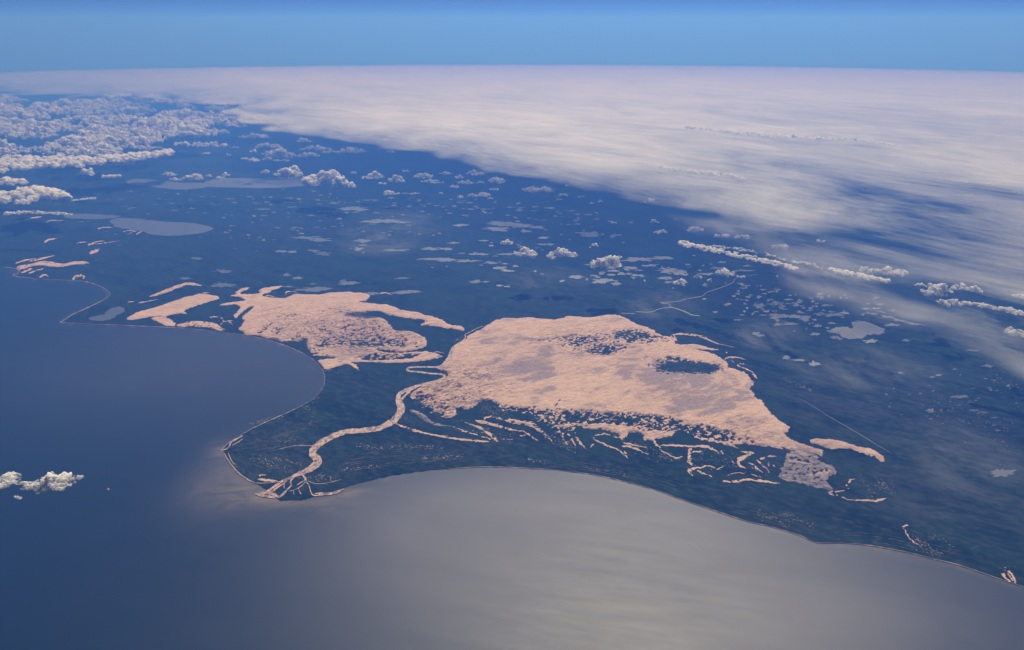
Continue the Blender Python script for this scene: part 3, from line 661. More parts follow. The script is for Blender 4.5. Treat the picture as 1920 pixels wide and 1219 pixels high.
# pale flecks of sand on the old beach ridges of the delta plain and along the shore
fv, ff = [], []
def fleck(px, py, L, w, ang):
    c, s = math.cos(ang), math.sin(ang)
    q = [(px - L * c, py - L * s), (px, py - w), (px + L * c, py + L * s), (px, py + w)]
    b = len(fv); fv.extend(A(q).tolist()); ff.append((b, b + 1, b + 2, b + 3))
for (ax, ay, bx, by, n, sprd, ang) in [(428, 858, 470, 900, 30, 4, .8), (470, 858, 500, 866, 22, 7, .5), (513, 860, 565, 872, 40, 3, .25), (500, 872, 550, 885, 36, 6, .3), (470, 795, 540, 780, 30, 4, -.4), (520, 830, 560, 820, 24, 8, -.6), (570, 770, 600, 745, 24, 5, -.9),
      (580, 800, 590, 770, 20, 4, -1.1), (660, 838, 720, 842, 30, 4, .1), (730, 838, 830, 840, 60, 4, .05), (790, 862, 870, 858, 60, 4, .05), (640, 880, 720, 874, 40, 5, -.1), (560, 895, 600, 900, 12, 3, 0), (600, 893, 625, 898, 24, 5, 0), (990, 862, 1020, 868, 20, 3, .15),
      (1100, 880, 1180, 890, 24, 4, .15), (1420, 965, 1480, 985, 50, 6, .3), (1470, 965, 1530, 992, 26, 6, .35), (1710, 1010, 1760, 1045, 60, 10, .5), (1740, 1000, 1790, 1030, 20, 8, .5), (1640, 900, 1680, 930, 40, 12, .4), (1610, 890, 1640, 935, 20, 6, .9),
      (1470, 712, 1520, 732, 40, 5, .2), (1720, 730, 1900, 820, 60, 26, .3), (1850, 700, 1910, 740, 30, 14, .3), (1740, 760, 1850, 790, 26, 20, .3), (1020, 820, 1080, 840, 70, 8, .6), (880, 800, 960, 826, 60, 8, .3), (1160, 830, 1260, 860, 80, 10, .4), (1300, 850, 1440, 895, 90, 22, .7),
      (840, 665, 850, 690, 14, 5, 0), (900, 765, 960, 780, 90, 9, .9), (780, 750, 800, 762, 40, 6, .9), (740, 770, 780, 800, 20, 8, .8), (575, 690, 640, 695, 20, 4, 0), (850, 640, 880, 630, 16, 3, -.4), (1700, 1030, 1770, 1040, 14, 3, .2)]:
    for q in range(n):
        t = random.random()
        fleck(ax + (bx - ax) * t + random.gauss(0, sprd * .25), ay + (by - ay) * t + random.gauss(0, sprd * .6), random.uniform(.5, 2.2), random.uniform(.3, .7), ang + random.gauss(0, .25))
fv = np.array(fv)
mesh_obj('sand_flecks', np.column_stack([fv, drop(fv[:, 0], fv[:, 1]) + 19]), np.array(ff), M_BEACH, kind='stuff', label='pale flecks of bare sand scattered over the dark delta plain', cat='sand')

# ------------------------------------------------------------------ lakes and ponds on the land
def pond(cx, cy, w, h, rag=0.35, seed=None, name='pond'):
    sd = seed if seed is not None else random.randrange(10 ** 6)
    n = 56 if w > 12 else 20
    a = np.linspace(0, 2 * math.pi, n, endpoint=False)
    ca, sa = np.cos(a), np.sin(a)
    r = np.clip(1 + rag * (fbm2(3 + 2.2 * ca + sd % 97, 3 + 2.2 * sa + sd % 89, sd % 1000, 3, 0.8) - 0.5) * 6.0, .3, 1.7)
    px = cx + ca * r * w / 2; py = cy + sa * r * h / 2
    P = A(np.stack([px, py], 1))
    return mesh_obj(name, np.column_stack([P, drop(P[:, 0], P[:, 1]) + 16]), [list(range(n))], PONDS[(sd // 7) % 3 if w < 30 else 0], kind='structure')
def lake_poly(pts, lab):
    P = A(spline(pts, True, 4)); P = P + (rng.random(P.shape) - .5) * 160
    mesh_obj('inland_lake', np.column_stack([P, drop(P[:, 0], P[:, 1]) + 16]), [list(range(len(P)))], M_POND, kind='structure', label=lab)
lake_poly([(395, 338), (420, 334), (480, 335), (540, 332), (575, 336), (580, 345), (560, 350), (500, 353), (440, 352), (400, 351), (380, 346)], 'long pale lake under the large cumulus pair')
lake_poly([(238, 343), (245, 337), (270, 336), (310, 340), (345, 343), (385, 343), (400, 348), (370, 354), (330, 356), (290, 351), (255, 348)], 'ragged lake left of the long pale lake')
lake_poly([(206, 414), (225, 409), (250, 410), (285, 414), (320, 417), (360, 419), (390, 425), (400, 430), (385, 436), (350, 441), (320, 443), (285, 440), (265, 434), (240, 431), (220, 427), (212, 421)], 'spindle-shaped lake behind the far dunes')
lake_poly([(120, 408), (135, 402), (160, 401), (190, 403), (225, 405), (215, 409), (185, 411), (150, 411)], 'flat lake left of the spindle-shaped lake')
lake_poly([(165, 597), (178, 593), (198, 590), (200, 583), (215, 577), (235, 577), (232, 585), (220, 592), (205, 600), (185, 602), (172, 600)], 'lagoon on the pointed cape at left')
lake_poly([(1557, 623), (1565, 616), (1578, 612), (1590, 615), (1599, 614), (1596, 607), (1608, 602), (1622, 603), (1640, 609), (1655, 617), (1656, 626), (1640, 628), (1625, 630), (1612, 635), (1595, 637), (1582, 633), (1572, 627)], 'large lobed lake right of the dune field')
lake_poly([(1642, 594), (1655, 592), (1672, 594), (1690, 600), (1710, 605), (1735, 610), (1715, 610), (1695, 605), (1670, 602), (1655, 599)], 'tapering lake above the large lobed lake')
for (cx, cy, w, h) in [(1424, 574, 16, 10), (1458, 593, 40, 9), (1490, 594, 26, 6), (1510, 597, 20, 10), (1458, 609, 15, 5), (1480, 608, 24, 4), (1562, 591, 36, 6), (1672, 610, 22, 5), (1528, 627, 14, 5), (1565, 633, 14, 6), (1575, 636, 12, 4), (1630, 641, 20, 7), (1697, 639, 14, 4), (1823, 658, 28, 4), (1416, 626, 12, 6), (1426, 629, 14, 5),
    (720, 415, 64, 9), (660, 392, 44, 6), (945, 420, 60, 8), (980, 424, 40, 7), (935, 430, 44, 6), (864, 423, 24, 5), (1107, 439, 42, 8), (743, 470, 38, 5), (807, 467, 26, 5), (837, 467, 26, 4), (680, 452, 28, 5), (680, 460, 22, 3), (672, 468, 14, 6), (803, 486, 36, 5), (837, 488, 30, 7), (877, 490, 40, 5), (920, 493, 24, 5), (755, 522, 24, 4),
    (892, 529, 24, 6), (655, 532, 34, 6), (642, 527, 12, 4), (765, 548, 54, 7), (1200, 487, 50, 8), (1240, 484, 40, 6), (1250, 508, 44, 8), (1275, 512, 30, 8), (1080, 520, 26, 5), (1133, 527, 30, 8), (418, 509, 30, 5), (422, 535, 40, 8), (590, 543, 56, 9), (350, 523, 30, 4), (530, 472, 20, 4), (548, 473, 16, 4), (590, 471, 22, 5), (608, 476, 28, 6), (570, 446, 44, 6),
    (600, 450, 36, 6), (537, 516, 14, 5), (560, 522, 18, 4), (367, 485, 22, 6), (1876, 888, 42, 14), (910, 529, 12, 3), (936, 536, 14, 3), (952, 538, 12, 3), (700, 551, 30, 5), (540, 538, 20, 2.5), (586, 533, 12, 3), (850, 456, 20, 3), (1010, 427, 24, 4), (1020, 446, 20, 4), (985, 434, 18, 4), (1018, 459, 22, 3), (1150, 443, 10, 6), (1035, 483, 14, 6), (950, 477, 30, 4), (900, 477, 30, 4),
    (938, 503, 24, 5), (950, 508, 22, 4), (1180, 503, 30, 5), (1220, 498, 26, 4), (1150, 508, 20, 4), (1165, 514, 14, 5), (1195, 517, 20, 4), (1155, 533, 16, 7), (1120, 520, 12, 4), (1246, 522, 24, 6), (1255, 529, 22, 4), (1345, 503, 30, 4), (1330, 514, 26, 4), (1395, 508, 30, 3), (1688, 700, 10, 4), (1525, 684, 18, 9), (1500, 676, 26, 4), (1474, 671, 10, 7), (1852, 687, 20, 5), (1800, 745, 26, 5), (1745, 770, 14, 7), (1748, 708, 10, 3), (1760, 704, 12, 3), (1826, 770, 16, 5), (1843, 774, 14, 4), (1560, 784, 2, 1)]:
    pond(cx, cy, w, h)
zones = [(440, 375, 300, 22, 40, 9, 2.0), (560, 400, 240, 20, 30, 9, 2), (620, 375, 120, 14, 18, 14, 2.4), (850, 385, 160, 16, 30, 10, 2), (1000, 400, 140, 20, 26, 12, 2.4), (560, 440, 160, 24, 30, 8, 2.2), (1060, 430, 140, 30, 30, 9, 2.6), (870, 470, 150, 30, 24, 9, 2.6), (1160, 510, 110, 24, 34, 9, 3),
         (1420, 555, 70, 26, 46, 8, 3.6), (1470, 580, 80, 22, 36, 9, 3.6), (1540, 570, 60, 24, 26, 9, 3.4), (1550, 610, 50, 16, 18, 8, 3.4), (1640, 585, 60, 20, 14, 12, 3.4), (1780, 770, 110, 50, 26, 6, 2.2), (1860, 730, 60, 40, 14, 6, 2.4), (700, 400, 300, 30, 26, 7, 1.6), (1310, 510, 60, 24, 16, 9, 2.6), (320, 420, 260, 40, 20, 7, 1.6)]
for (cx, cy, sx, sy, n, w, h) in zones:
    for q in range(n):
        pond(random.gauss(cx, sx * .6), random.gauss(cy, sy * .6), w * random.uniform(.35, 1.5), h * random.uniform(.5, 1.2), 0.45)
# ------------------------------------------------------------------ clouds
def ico(sub):
    import bmesh
    bm = bmesh.new(); bmesh.ops.create_icosphere(bm, subdivisions=sub, radius=1.0)
    bm.verts.ensure_lookup_table()
    v = np.array([q.co[:] for q in bm.verts]); f = np.array([[w.index for w in q.verts] for q in bm.faces]); bm.free()
    return v, f
ICO = {1: ico(1), 2: ico(2), 3: ico(3), 4: ico(4)}

def tie(C, R, squash):
    """pull stray lumps in until every one overlaps the rest of its cloud"""
    C = np.array(C, float); R = np.array(R, float); S = np.array([1, 1, 1 / squash])
    done = np.zeros(len(C), bool); k = int(np.argmax(R)); done[k] = True
    best = np.full(len(C), 1e18); near = np.zeros(len(C), int)
    def upd(k):
        d = np.linalg.norm((C - C[k]) * S, axis=1) - 0.62 * (R + R[k])
        m = d < best; best[m] = d[m]; near[m] = k
    upd(k)
    for _ in range(len(C) - 1):
        b = np.where(done, 1e18, best); i = int(np.argmin(b))
        if b[i] > 0:
            v = C[i] - C[near[i]]; L = np.linalg.norm(v * S)
            C[i] = C[near[i]] + v * (0.62 * (R[i] + R[near[i]]) / max(L, 1e-6))
        done[i] = True; upd(i)
    return C, R

def cloud_obj(name, V, Fc, B, **kw):
    o = mesh_obj(name, V, Fc, M_CORE, smooth=True, attrs={'body': B}, **kw)
    o.data.materials.append(M_CLOUD)
    o.data.polygons.foreach_set('material_index', (B[Fc[:, 0]] < 0.8).astype(np.int32))
    return o

def lumps(centres, radii, sub, body, seed, squash=0.85, amp=0.45):
    v0, f0 = ICO[sub]; n = len(v0)
    C = np.asarray(centres, float); R = np.asarray(radii, float)
    V = C[:, None, :] + v0[None] * R[:, None, None] * np.array([1, 1, squash])
    N = np.broadcast_to(v0[None], V.shape)
    q = V / (R[:, None, None] * 0.75) + np.arange(len(C))[:, None, None] * 3.7
    d = (noise3(q[..., 0], q[..., 1], q[..., 2], seed) - 0.5) + 0.5 * (noise3(q[..., 0] * 2.3, q[..., 1] * 2.3, q[..., 2] * 2.3, seed + 3) - 0.5)
    if sub >= 3: d = d + 0.3 * (noise3(q[..., 0] * 5.1, q[..., 1] * 5.1, q[..., 2] * 5.1, seed + 9) - 0.5)
    V = V + N * (d * amp * 2)[..., None] * R[:, None, None]
    Fx = (f0[None] + (np.arange(len(C)) * n)[:, None, None]).reshape(-1, 3)
    B = np.repeat(np.asarray(body, float) if hasattr(body, '__len__') else np.full(len(C), body), n)
    return V.reshape(-1, 3), Fx, B

def cumulus_parts(wx, wy, hz, seed, dome=1.0, flat=False):
    """lump centres and sizes of one heap cloud, base at z = 0"""
    r = np.random.default_rng(seed)
    n = int(np.clip(10 + wx * hz / 45000, 10, 46))
    ang = r.random(n) * 2 * math.pi; rad = np.sqrt(r.random(n)) * 0.86
    x = np.cos(ang) * rad * wx / 2; y = np.sin(ang) * rad * wy / 2
    # two or three towers decide how high each lump may reach
    tw = [(r.uniform(-.45, .45) * wx / 2 * 1.2, r.uniform(-.4, .4) * wy / 2, r.uniform(.6, 1.0)) for _ in range(3)]; tw[0] = (tw[0][0] * .5, tw[0][1], 1.0)
    top = np.zeros(n)
    for (a, b, hh) in tw:
        top = np.maximum(top, hh * np.exp(-(((x - a) / (wx * .27)) ** 2 + ((y - b) / (wy * .34)) ** 2)))
    top = top * (1 - 0.25 * rad)
    base_r = min(wx, wy, hz * 1.6)
    R = base_r * (0.10 + 0.22 * r.random(n) ** 2) * (0.55 + 0.45 * (1 - rad))
    z = hz * top * (0.35 + 0.5 * r.random(n))
    z = np.clip(z, R * 0.5, np.maximum(hz - R * .8, R * 0.5))
    # smaller knobs budding from the upper faces of each heap
    kx, ky, kz, kr = [x], [y], [z], [R]
    for _ in range(3 if wx > 500 else 1):
        a = r.random(n) * 2 * math.pi; e = r.uniform(0.1, 1.2, n); q = R * r.uniform(.30, .5, n)
        kx.append(x + np.cos(a) * np.cos(e) * R * .95); ky.append(y + np.sin(a) * np.cos(e) * R * .95); kz.append(z + np.sin(e) * R * .78); kr.append(q)
    return tuple(np.concatenate(t) for t in (kx, ky, kz, kr))

def heap_cloud(cx, cy, w, h, base=1500.0, sub=2, name='cumulus_cloud', label=None, group=None, cat='cloud', seed=None, soft=0.3, depth=0.8):
    sd = seed if seed is not None else int(cx * 7 + cy * 131)
    gx_, gy_ = at(cx, cy + h * 0.38, base)
    dist = math.sqrt(gx_ ** 2 + gy_ ** 2 + (CAM_H - base) ** 2)
    wx = w * dist / FPX; hz = max(h * 0.82 * dist / FPX, 120.0); wy = wx * depth
    if wy > hz * 2.2: wy = hz * 2.2 + (wy - hz * 2.2) * 0.35
    x, y, z, R = cumulus_parts(wx, wy, hz, sd)
    r = np.random.default_rng(sd + 1)
    # thin shreds evaporating round the rim
    m = int(np.clip(len(x) // 3, 6, 24)); a = r.random(m) * 2 * math.pi; q = r.uniform(.7, 1.0, m)
    n0 = len(x)
    Call = np.concatenate([np.stack([x, y, z], 1), np.stack([np.cos(a) * q * wx / 2, np.sin(a) * q * wy / 2, hz * r.uniform(.05, .35, m)], 1)])
    Rall = np.concatenate([R, min(wx, hz * 2) * r.uniform(.05, .12, m)])
    Call, Rall = tie(Call, Rall, .8)
    V, Fc, B = lumps(Call[:n0], Rall[:n0], max(sub, 3 if w > 24 else 2), np.where(np.arange(n0) < n0 // 4 + 1, 1.0, np.random.default_rng(sd).uniform(.5, 1.0, n0)), sd % 900, amp=0.68)
    V2, F2, B2 = lumps(Call[n0:], Rall[n0:], min(sub, 2), soft, sd % 700, squash=0.6, amp=0.55)
    V = np.concatenate([V, V2]); Fc = np.concatenate([Fc, F2 + len(V) - len(V2)]); B = np.concatenate([B, B2])
    V[:, 2] = np.where(V[:, 2] < 0, V[:, 2] * 0.15, V[:, 2])          # flat condensation level
    o = cloud_obj(name, V, Fc, B, label=label, cat=cat, group=group)
    o.location = (gx_, gy_, float(drop(gx_, gy_)) + base)
    return o

ORD = ['leftmost', 'second from left', 'third from left', 'fourth from left', 'fifth from left', 'sixth from left', 'seventh from left', 'eighth from left', 'ninth from left', 'tenth from left', 'eleventh from left', 'twelfth from left', 'thirteenth from left', 'fourteenth from left']
def cloud_row(group, what, items, short=None, **kw):
    short = short or 'the ' + group
    items = sorted(items)
    for i, it in enumerate(items):
        o = ORD[i] if i < len(items) - 1 else 'rightmost'
        heap_cloud(*it, label=f'{what}, {o} of {short}', group=group, **kw)

# single clouds with a look of their own
heap_cloud(542, 321, 54, 22, sub=3, label='domed white cumulus above the right half of the long pale lake', group='big cumulus over the long lake')
heap_cloud(608, 331, 78, 34, sub=3, label='wide lumpy cumulus hiding the right end of the long pale lake', group='big cumulus over the long lake')
heap_cloud(645, 343, 46, 20, sub=3, label='lower cumulus attached right of the wide lumpy one', group='big cumulus over the long lake')
heap_cloud(522, 286, 66, 20, sub=2, label='cauliflower cumulus above the domed one, below the grey cloud edge', group='far clouds under the sheet edge')
heap_cloud(986, 471, 42, 23, sub=3, label='round white cumulus, second from left in the line above the big dune field', group='line of cumulus above the dune field')
heap_cloud(1053, 474, 66, 19, sub=3, label='wide two-humped cumulus in the line above the big dune field', group='line of cumulus above the dune field')
heap_cloud(1137, 492, 62, 27, sub=3, label='largest domed cumulus, lowest of the line above the big dune field', group='line of cumulus above the dune field')
heap_cloud(952, 452, 28, 13, sub=2, label='small cumulus at upper left of the line above the big dune field', group='line of cumulus above the dune field')
heap_cloud(920, 460, 14, 6, label='tiny puff left of the line of cumulus above the big dune field', group='line of cumulus above the dune field')
heap_cloud(1159, 481, 14, 11, label='small round puff touching the top right of the largest domed cumulus', group='line of cumulus above the dune field')
heap_cloud(1117, 458, 16, 9, label='small puff above and left of the largest domed cumulus', group='line of cumulus above the dune field')
heap_cloud(1277, 526, 26, 16, sub=2, label='round cumulus left of the winding pale river', group='puffs near the winding river')
heap_cloud(1360, 509, 34, 18, sub=2, label='cumulus just above the upper end of the winding pale river', group='puffs near the winding river')
heap_cloud(1332, 524, 18, 9, label='small puff between two cumulus left of the winding river', group='puffs near the winding river')
heap_cloud(1310, 518, 22, 8, label='ragged small puff left of the small puff by the winding river', group='puffs near the winding river')
heap_cloud(1390, 518, 20, 7, label='faint puff right of the cumulus at the winding river', group='puffs near the winding river', soft=.2)
cloud_row('small clouds over the left half of the long pale lake', 'small flat-based white cumulus', [(330, 335, 22, 9), (362, 332, 38, 13), (389, 329, 16, 6), (411, 332, 22, 7), (423, 327, 15, 8), (318, 326, 30, 8)], short='the clouds over the ragged lake')
cloud_row('puffs in a row above the domed cumulus', 'white puff', [(460, 297, 16, 7), (477, 299, 22, 9), (503, 297, 24, 8), (520, 300, 16, 5), (534, 300, 16, 6), (498, 322, 22, 8), (440, 276, 15, 6), (428, 290, 12, 4), (387, 287, 20, 6), (475, 283, 13, 8)], short='the puffs above the domed cumulus')
cloud_row('far flat clouds under the grey sheet edge', 'flat white cloud', [(367, 250, 44, 8), (345, 270, 44, 9), (392, 270, 74, 10), (576, 290, 56, 10), (590, 277, 74, 10), (571, 263, 34, 9), (500, 272, 60, 12), (480, 255, 60, 10), (625, 284, 50, 8), (660, 281, 48, 14), (733, 284, 24, 6)], short='the row under the grey sheet')
cloud_row('cluster of cumulus right of the big pair', 'white cumulus with a flat base', [(698, 329, 48, 14), (743, 335, 32, 14), (757, 341, 14, 6), (717, 343, 17, 7), (733, 360, 38, 11), (760, 320, 21, 7), (662, 323, 14, 6)], short='the cluster beside the big pair')
cloud_row('middle cluster of cumulus left of the pale streaks', 'bright cumulus', [(793, 328, 42, 14), (810, 339, 50, 10), (837, 324, 27, 7), (890, 324, 44, 10), (860, 331, 20, 8), (872, 341, 32, 9), (851, 349, 22, 7), (900, 341, 19, 6), (930, 337, 42, 14), (927, 354, 20, 8)], short='the middle cluster')
cloud_row('lower puffs of the middle cluster', 'small white puff', [(885, 366, 22, 8), (906, 364, 30, 10), (863, 368, 13, 7), (780, 362, 22, 6), (907, 398, 18, 5), (920, 371, 12, 5), (826, 362, 10, 4)], short='the puffs under the middle cluster')
cloud_row('clouds in front of the thin grey veil', 'small white cloud', [(997, 353, 42, 14), (1025, 354, 40, 13), (1063, 347, 13, 6), (1058, 364, 22, 8), (1090, 368, 17, 5), (1110, 380, 15, 6), (1127, 377, 14, 6), (1207, 379, 14, 5), (1220, 374, 17, 7)], short='the group before the grey veil')
cloud_row('puffs along the lower edge of the grey sheet', 'cumulus puff', [(1228, 415, 20, 8), (1240, 434, 28, 10), (1303, 429, 30, 13), (1353, 440, 30, 11), (1391, 444, 33, 10), (1465, 461, 37, 12), (1537, 451, 18, 8), (1150, 417, 16, 5)], short='the puffs along the grey sheet')
cloud_row('clouds seen through the veil at right', 'cream white cumulus', [(1630, 505, 40, 14), (1673, 508, 50, 18), (1757, 543, 60, 20), (1800, 538, 28, 12), (1826, 541, 28, 14), (1780, 565, 50, 15), (1905, 621, 40, 18), (1913, 554, 26, 10), (1735, 533, 36, 10)], short='the group under the right veil', soft=.35)
cloud_row('faint clouds near the right border', 'faint flat cloud', [(1803, 339, 24, 7), (1850, 343, 20, 6), (1880, 344, 40, 7), (1815, 365, 24, 5), (1905, 359, 18, 5)], short='the faint right border group', soft=.3)

# torn cloud low over the lake at left: shredded, no flat base
def torn_cloud(spots, base, label, name='torn_cloud', group=None, sub=3):
    r = np.random.default_rng(int(spots[0][0] * 3 + spots[0][1]) + 12)
    cx0, cy0 = at(spots[0][0], spots[0][1], base)
    C, R, B = [], [], []
    for (cx, cy, w, h, n) in spots:
        gx_, gy_ = at(cx, cy, base); ax = at(cx + w / 2, cy, base); ay = at(cx, cy - h / 2, base)
        sx = math.hypot(ax[0] - gx_, ax[1] - gy_); sy = math.hypot(ay[0] - gx_, ay[1] - gy_)
        for q in range(n):
            a = r.random() * 6.283; d = math.sqrt(r.random())
            C.append((gx_ + math.cos(a) * d * sx - cx0, gy_ + math.sin(a) * d * sy - cy0, r.normal(0, 30) + 50 * (1 - d)))
            R.append(min(sx, sy) * r.uniform(.12, .42) * (1.1 - 0.7 * d)); B.append(0.74 - 0.55 * d + r.normal(0, .1))
    C, R = tie(C, R, .35)
    V, Fc, Bv = lumps(C, R, sub, B, 77, squash=0.35, amp=0.8)
    o = cloud_obj(name, V, Fc, Bv, label=label, cat='cloud', group=group)
    o.location = (cx0, cy0, float(drop(cx0, cy0)) + base)
torn_cloud([(100, 908, 84, 30, 70), (62, 912, 60, 16, 36), (142, 898, 44, 12, 30), (88, 894, 56, 9, 20), (112, 922, 44, 8, 16), (8, 903, 58, 30, 50), (34, 893, 30, 8, 14), (-30, 905, 50, 26, 24)], 4000, 'ragged white cloud drifting over the dark lake at the left border', group='torn clouds over the lake')
torn_cloud([(30, 931, 34, 9, 18)], 4000, 'small torn scrap under the ragged cloud over the lake', group='torn clouds over the lake')
torn_cloud([(196, 917, 26, 5, 7)], 4000, 'faintest scrap of mist right of the ragged cloud over the lake', group='torn clouds over the lake')

# bank clouds: long bodies strewn with heaps along a line
def bank_cloud(line, width, thick, n, base, label, name='cloud_bank', lumpy=1.0, body=(.55, 1.0), sub=2, group=None, kind=None, seed=3):
    r = np.random.default_rng(seed)
    P = spline(line, n=6)
    cx0, cy0 = at(*P[0], base)
    C, R, B = [], [], []
    for q in range(n):
        t = r.random() * (len(P) - 1); i = int(t); p = P[i] + (P[min(i + 1, len(P) - 1)] - P[i]) * (t - i)
        wv = np.interp(t / (len(P) - 1), np.linspace(0, 1, len(width)), width)
        off = np.clip(r.normal(0, .36), -1, 1)
        gx_, gy_ = at(p[0], p[1] + off * wv / 2, base)
        dist = math.hypot(gx_, gy_, ) ; dist = math.hypot(dist, CAM_H - base)
        rr = thick * dist / FPX * r.uniform(.35, .75) * (1.1 - .6 * abs(off))
        C.append((gx_ - cx0, gy_ - cy0, r.uniform(0, .6) * rr * lumpy + float(drop(gx_, gy_) - drop(cx0, cy0)))); R.append(rr); B.append(r.uniform(*body) - .35 * abs(off))
    C, R = tie(C, R, .6)
    V, Fc, Bv = lumps(C, R, sub, B, seed * 13, squash=0.6, amp=0.55)
    o = cloud_obj(name, V, Fc, Bv, label=label, cat=None if kind else 'cloud', group=group, kind=kind)
    o.location = (cx0, cy0, float(drop(cx0, cy0)) + base)
bank_cloud([(1275, 455), (1330, 468), (1400, 483), (1450, 493), (1494, 505)], [16, 18, 17, 13, 7], 5.5, 330, 2600, 'long bright fleecy streak of cloud slanting down to the right', name='streak_cloud', body=(.35, 1.0), seed=21)
bank_cloud([(1335, 462), (1400, 470), (1470, 486), (1550, 503)], [12, 14, 18, 20], 3.2, 240, 2600, 'thin shredded streak just above the long bright fleecy one', name='streak_cloud', body=(.2, .55), seed=22)
bank_cloud([(1555, 505), (1590, 512), (1630, 520), (1666, 528)], [8, 14, 13, 6], 6, 120, 2600, 'short smooth streak of cloud right of the long fleecy one', name='streak_cloud', lumpy=.3, body=(.45, .9), seed=23)
bank_cloud([(1805, 568), (1850, 574), (1900, 584), (1960, 598)], [6, 10, 13, 16], 6, 120, 2600, 'smooth tapering cloud streak at the right border', name='streak_cloud', lumpy=.3, body=(.35, .8), seed=24)
bank_cloud([(-60, 372), (0, 372), (50, 368), (90, 366), (130, 376)], [44, 40, 36, 26, 8], 13, 190, 1600, 'heaped cloud bank at the left border above the far point', sub=2, seed=25)
bank_cloud([(-20, 340), (20, 341), (50, 341)], [12, 15, 9], 8, 50, 1600, 'small oval cloud above the heaped bank at the left border', sub=2, lumpy=.5, seed=26)
bank_cloud([(120, 378), (150, 374), (183, 371)], [5, 4, 2], 3.4, 26, 1600, 'thin wispy tail right of the heaped bank at the left border', lumpy=.3, body=(.3, .7), seed=27)
bank_cloud([(-80, 312), (0, 308), (80, 304), (160, 302), (250, 294), (320, 286)], [44, 42, 36, 28, 16, 8], 9, 760, 2000, 'broad cream layer of cloud at left with a straight shaded lower edge', sub=2, lumpy=.25, body=(.95, 1.4), seed=28)
bank_cloud([(158, 322), (166, 324), (172, 326)], [8, 8, 5], 9, 14, 1700, 'bright knob at the right end of the broad cream layer', seed=29)
bank_cloud([(10, 402), (50, 398), (90, 400), (140, 402)], [6, 8, 8, 5], 4.5, 60, 1700, 'scattered shreds above the flat lake at left', lumpy=.4, body=(.3, .9), seed=30)
bank_cloud([(190, 331), (208, 331), (226, 330)], [3, 5, 3], 5, 18, 1600, 'small flat cloud between the cream layer and the ragged lake', lumpy=.4, seed=31)
bank_cloud([(205, 307), (230, 308), (250, 306)], [3, 7, 3], 6, 20, 1600, 'cloud at the right edge of the broad cream layer', lumpy=.5, seed=32)

# the crowded field of far cumulus: nobody could count it
r = np.random.default_rng(99)
C, R, B = [], [], []
tries = 0; made = 0
while made < 680 and tries < 20000:
    tries += 1
    cx = r.uniform(-160, 520); cy = 188 + 106 * r.random()
    lim = 470 - max(0, (cy - 235)) * 3.6 if cy > 235 else 520 - max(0, 205 - cy) * 3
    if cx > lim - 90 * r.random() ** 2: continue
    p = fbm2(np.array([cx / 60.0]), np.array([cy / 11.0]), 5, 3)[0]
    if p < 0.40 + (0.08 if cy > 262 else 0) + 0.12 * max(0, cx - lim + 120) / 120: continue
    base = 1700.0
    gx_, gy_ = at(cx, cy, base)
    if math.hypot(gx_, gy_) > 175000: continue
    w_ = (700 + 3800 * r.random() ** 2.2) * (0.7 + math.hypot(gx_, gy_) / 260000)
    x, y, z, q = cumulus_parts(w_, w_ * r.uniform(.7, 1.1), w_ * r.uniform(.12, .26), tries)
    z0 = float(drop(gx_, gy_)) + base
    C.extend(np.stack([x + gx_, y + gy_, z + z0], 1).tolist()); R.extend(q.tolist()); B.extend([1.0] * len(x)); made += 1
V, Fc, Bv = lumps(C, R, 2, B, 41, squash=.8, amp=.5)
cloud_obj('cumulus_field', V, Fc, Bv, kind='stuff', label='crowded field of far cumulus heaps at upper left')

# ------------------------------------------------------------------ the high sheet of cirrus
DECK_H = 3600.0
EDGE = [(-500, 160), (-200, 168), (0, 176), (150, 182), (300, 192), (420, 214), (500, 240), (600, 260), (680, 276), (780, 294), (860, 314), (940, 337), (1040, 356), (1150, 382), (1230, 412), (1330, 452), (1500, 530), (1650, 595), (1780, 650), (1920, 725), (2100, 810), (2500, 990)]
edge = A(spline(EDGE, n=3), DECK_H)
d0 = edge[0] / np.linalg.norm(edge[0])
edge = np.concatenate([[edge[0] + d0 * 1000], edge])
edir = edge[-8] - edge[-40 if len(edge) > 40 else 0]; EANG = math.atan2(edir[1], edir[0])
md, a_in = cloud_mat('cirrus', (0.95, 0.925, 0.885), k=0.30)
den = md.attr('cover')
st1 = md.noise(7000, 7, 0.66, rot=EANG, stretch=(2.4, 1, 1), dist=0.9)
st2 = md.noise(1500, 6, 0.68, rot=EANG + 0.15, stretch=(2.6, 1, 1), dist=0.7)
st3 = md.noise(30000, 3, 0.5, rot=EANG, stretch=(3, 1, 1))
sm = md.math('ADD', md.math('MULTIPLY', st1, 0.5), md.math('ADD', md.math('MULTIPLY', st2, 0.22), md.math('MULTIPLY', st3, 0.28)))
aa = md.math('ADD', den, md.math('MULTIPLY', md.math('SUBTRACT', sm, 0.5), md.math('MULTIPLY', md.attr('streak'), 2.0)))
md.l(md.math('MULTIPLY', md.math('MINIMUM', md.math('MAXIMUM', aa, 0.0), 0.97), md.ramp(den, 0.0, 0.1)), a_in)
M_CIRRUS = md.m
X, Y, F = polar_grid(np.geomspace(9000, 390000, 230), np.radians(np.linspace(-48, 80, 290)), False)
sd_ = polyline_dist(X, Y, edge, signed=True)
sd_ = sd_ + (0.16 * np.hypot(X, Y)) * (fbm2(X / 7000, Y / 7000, 61, 4, .6) - 0.5)
rr = np.hypot(X, Y)
s = sd_ / (rr + 8000)
wdt = np.interp(np.degrees(np.arctan2(X, Y)), [-34, -24, -17, -8, 4, 12, 24, 40], [1.0, .65, .28, .19, .26, .50, .85, .95])
dn = 0.93 * np.clip(s / wdt + .02, 0, 1) ** 0.78
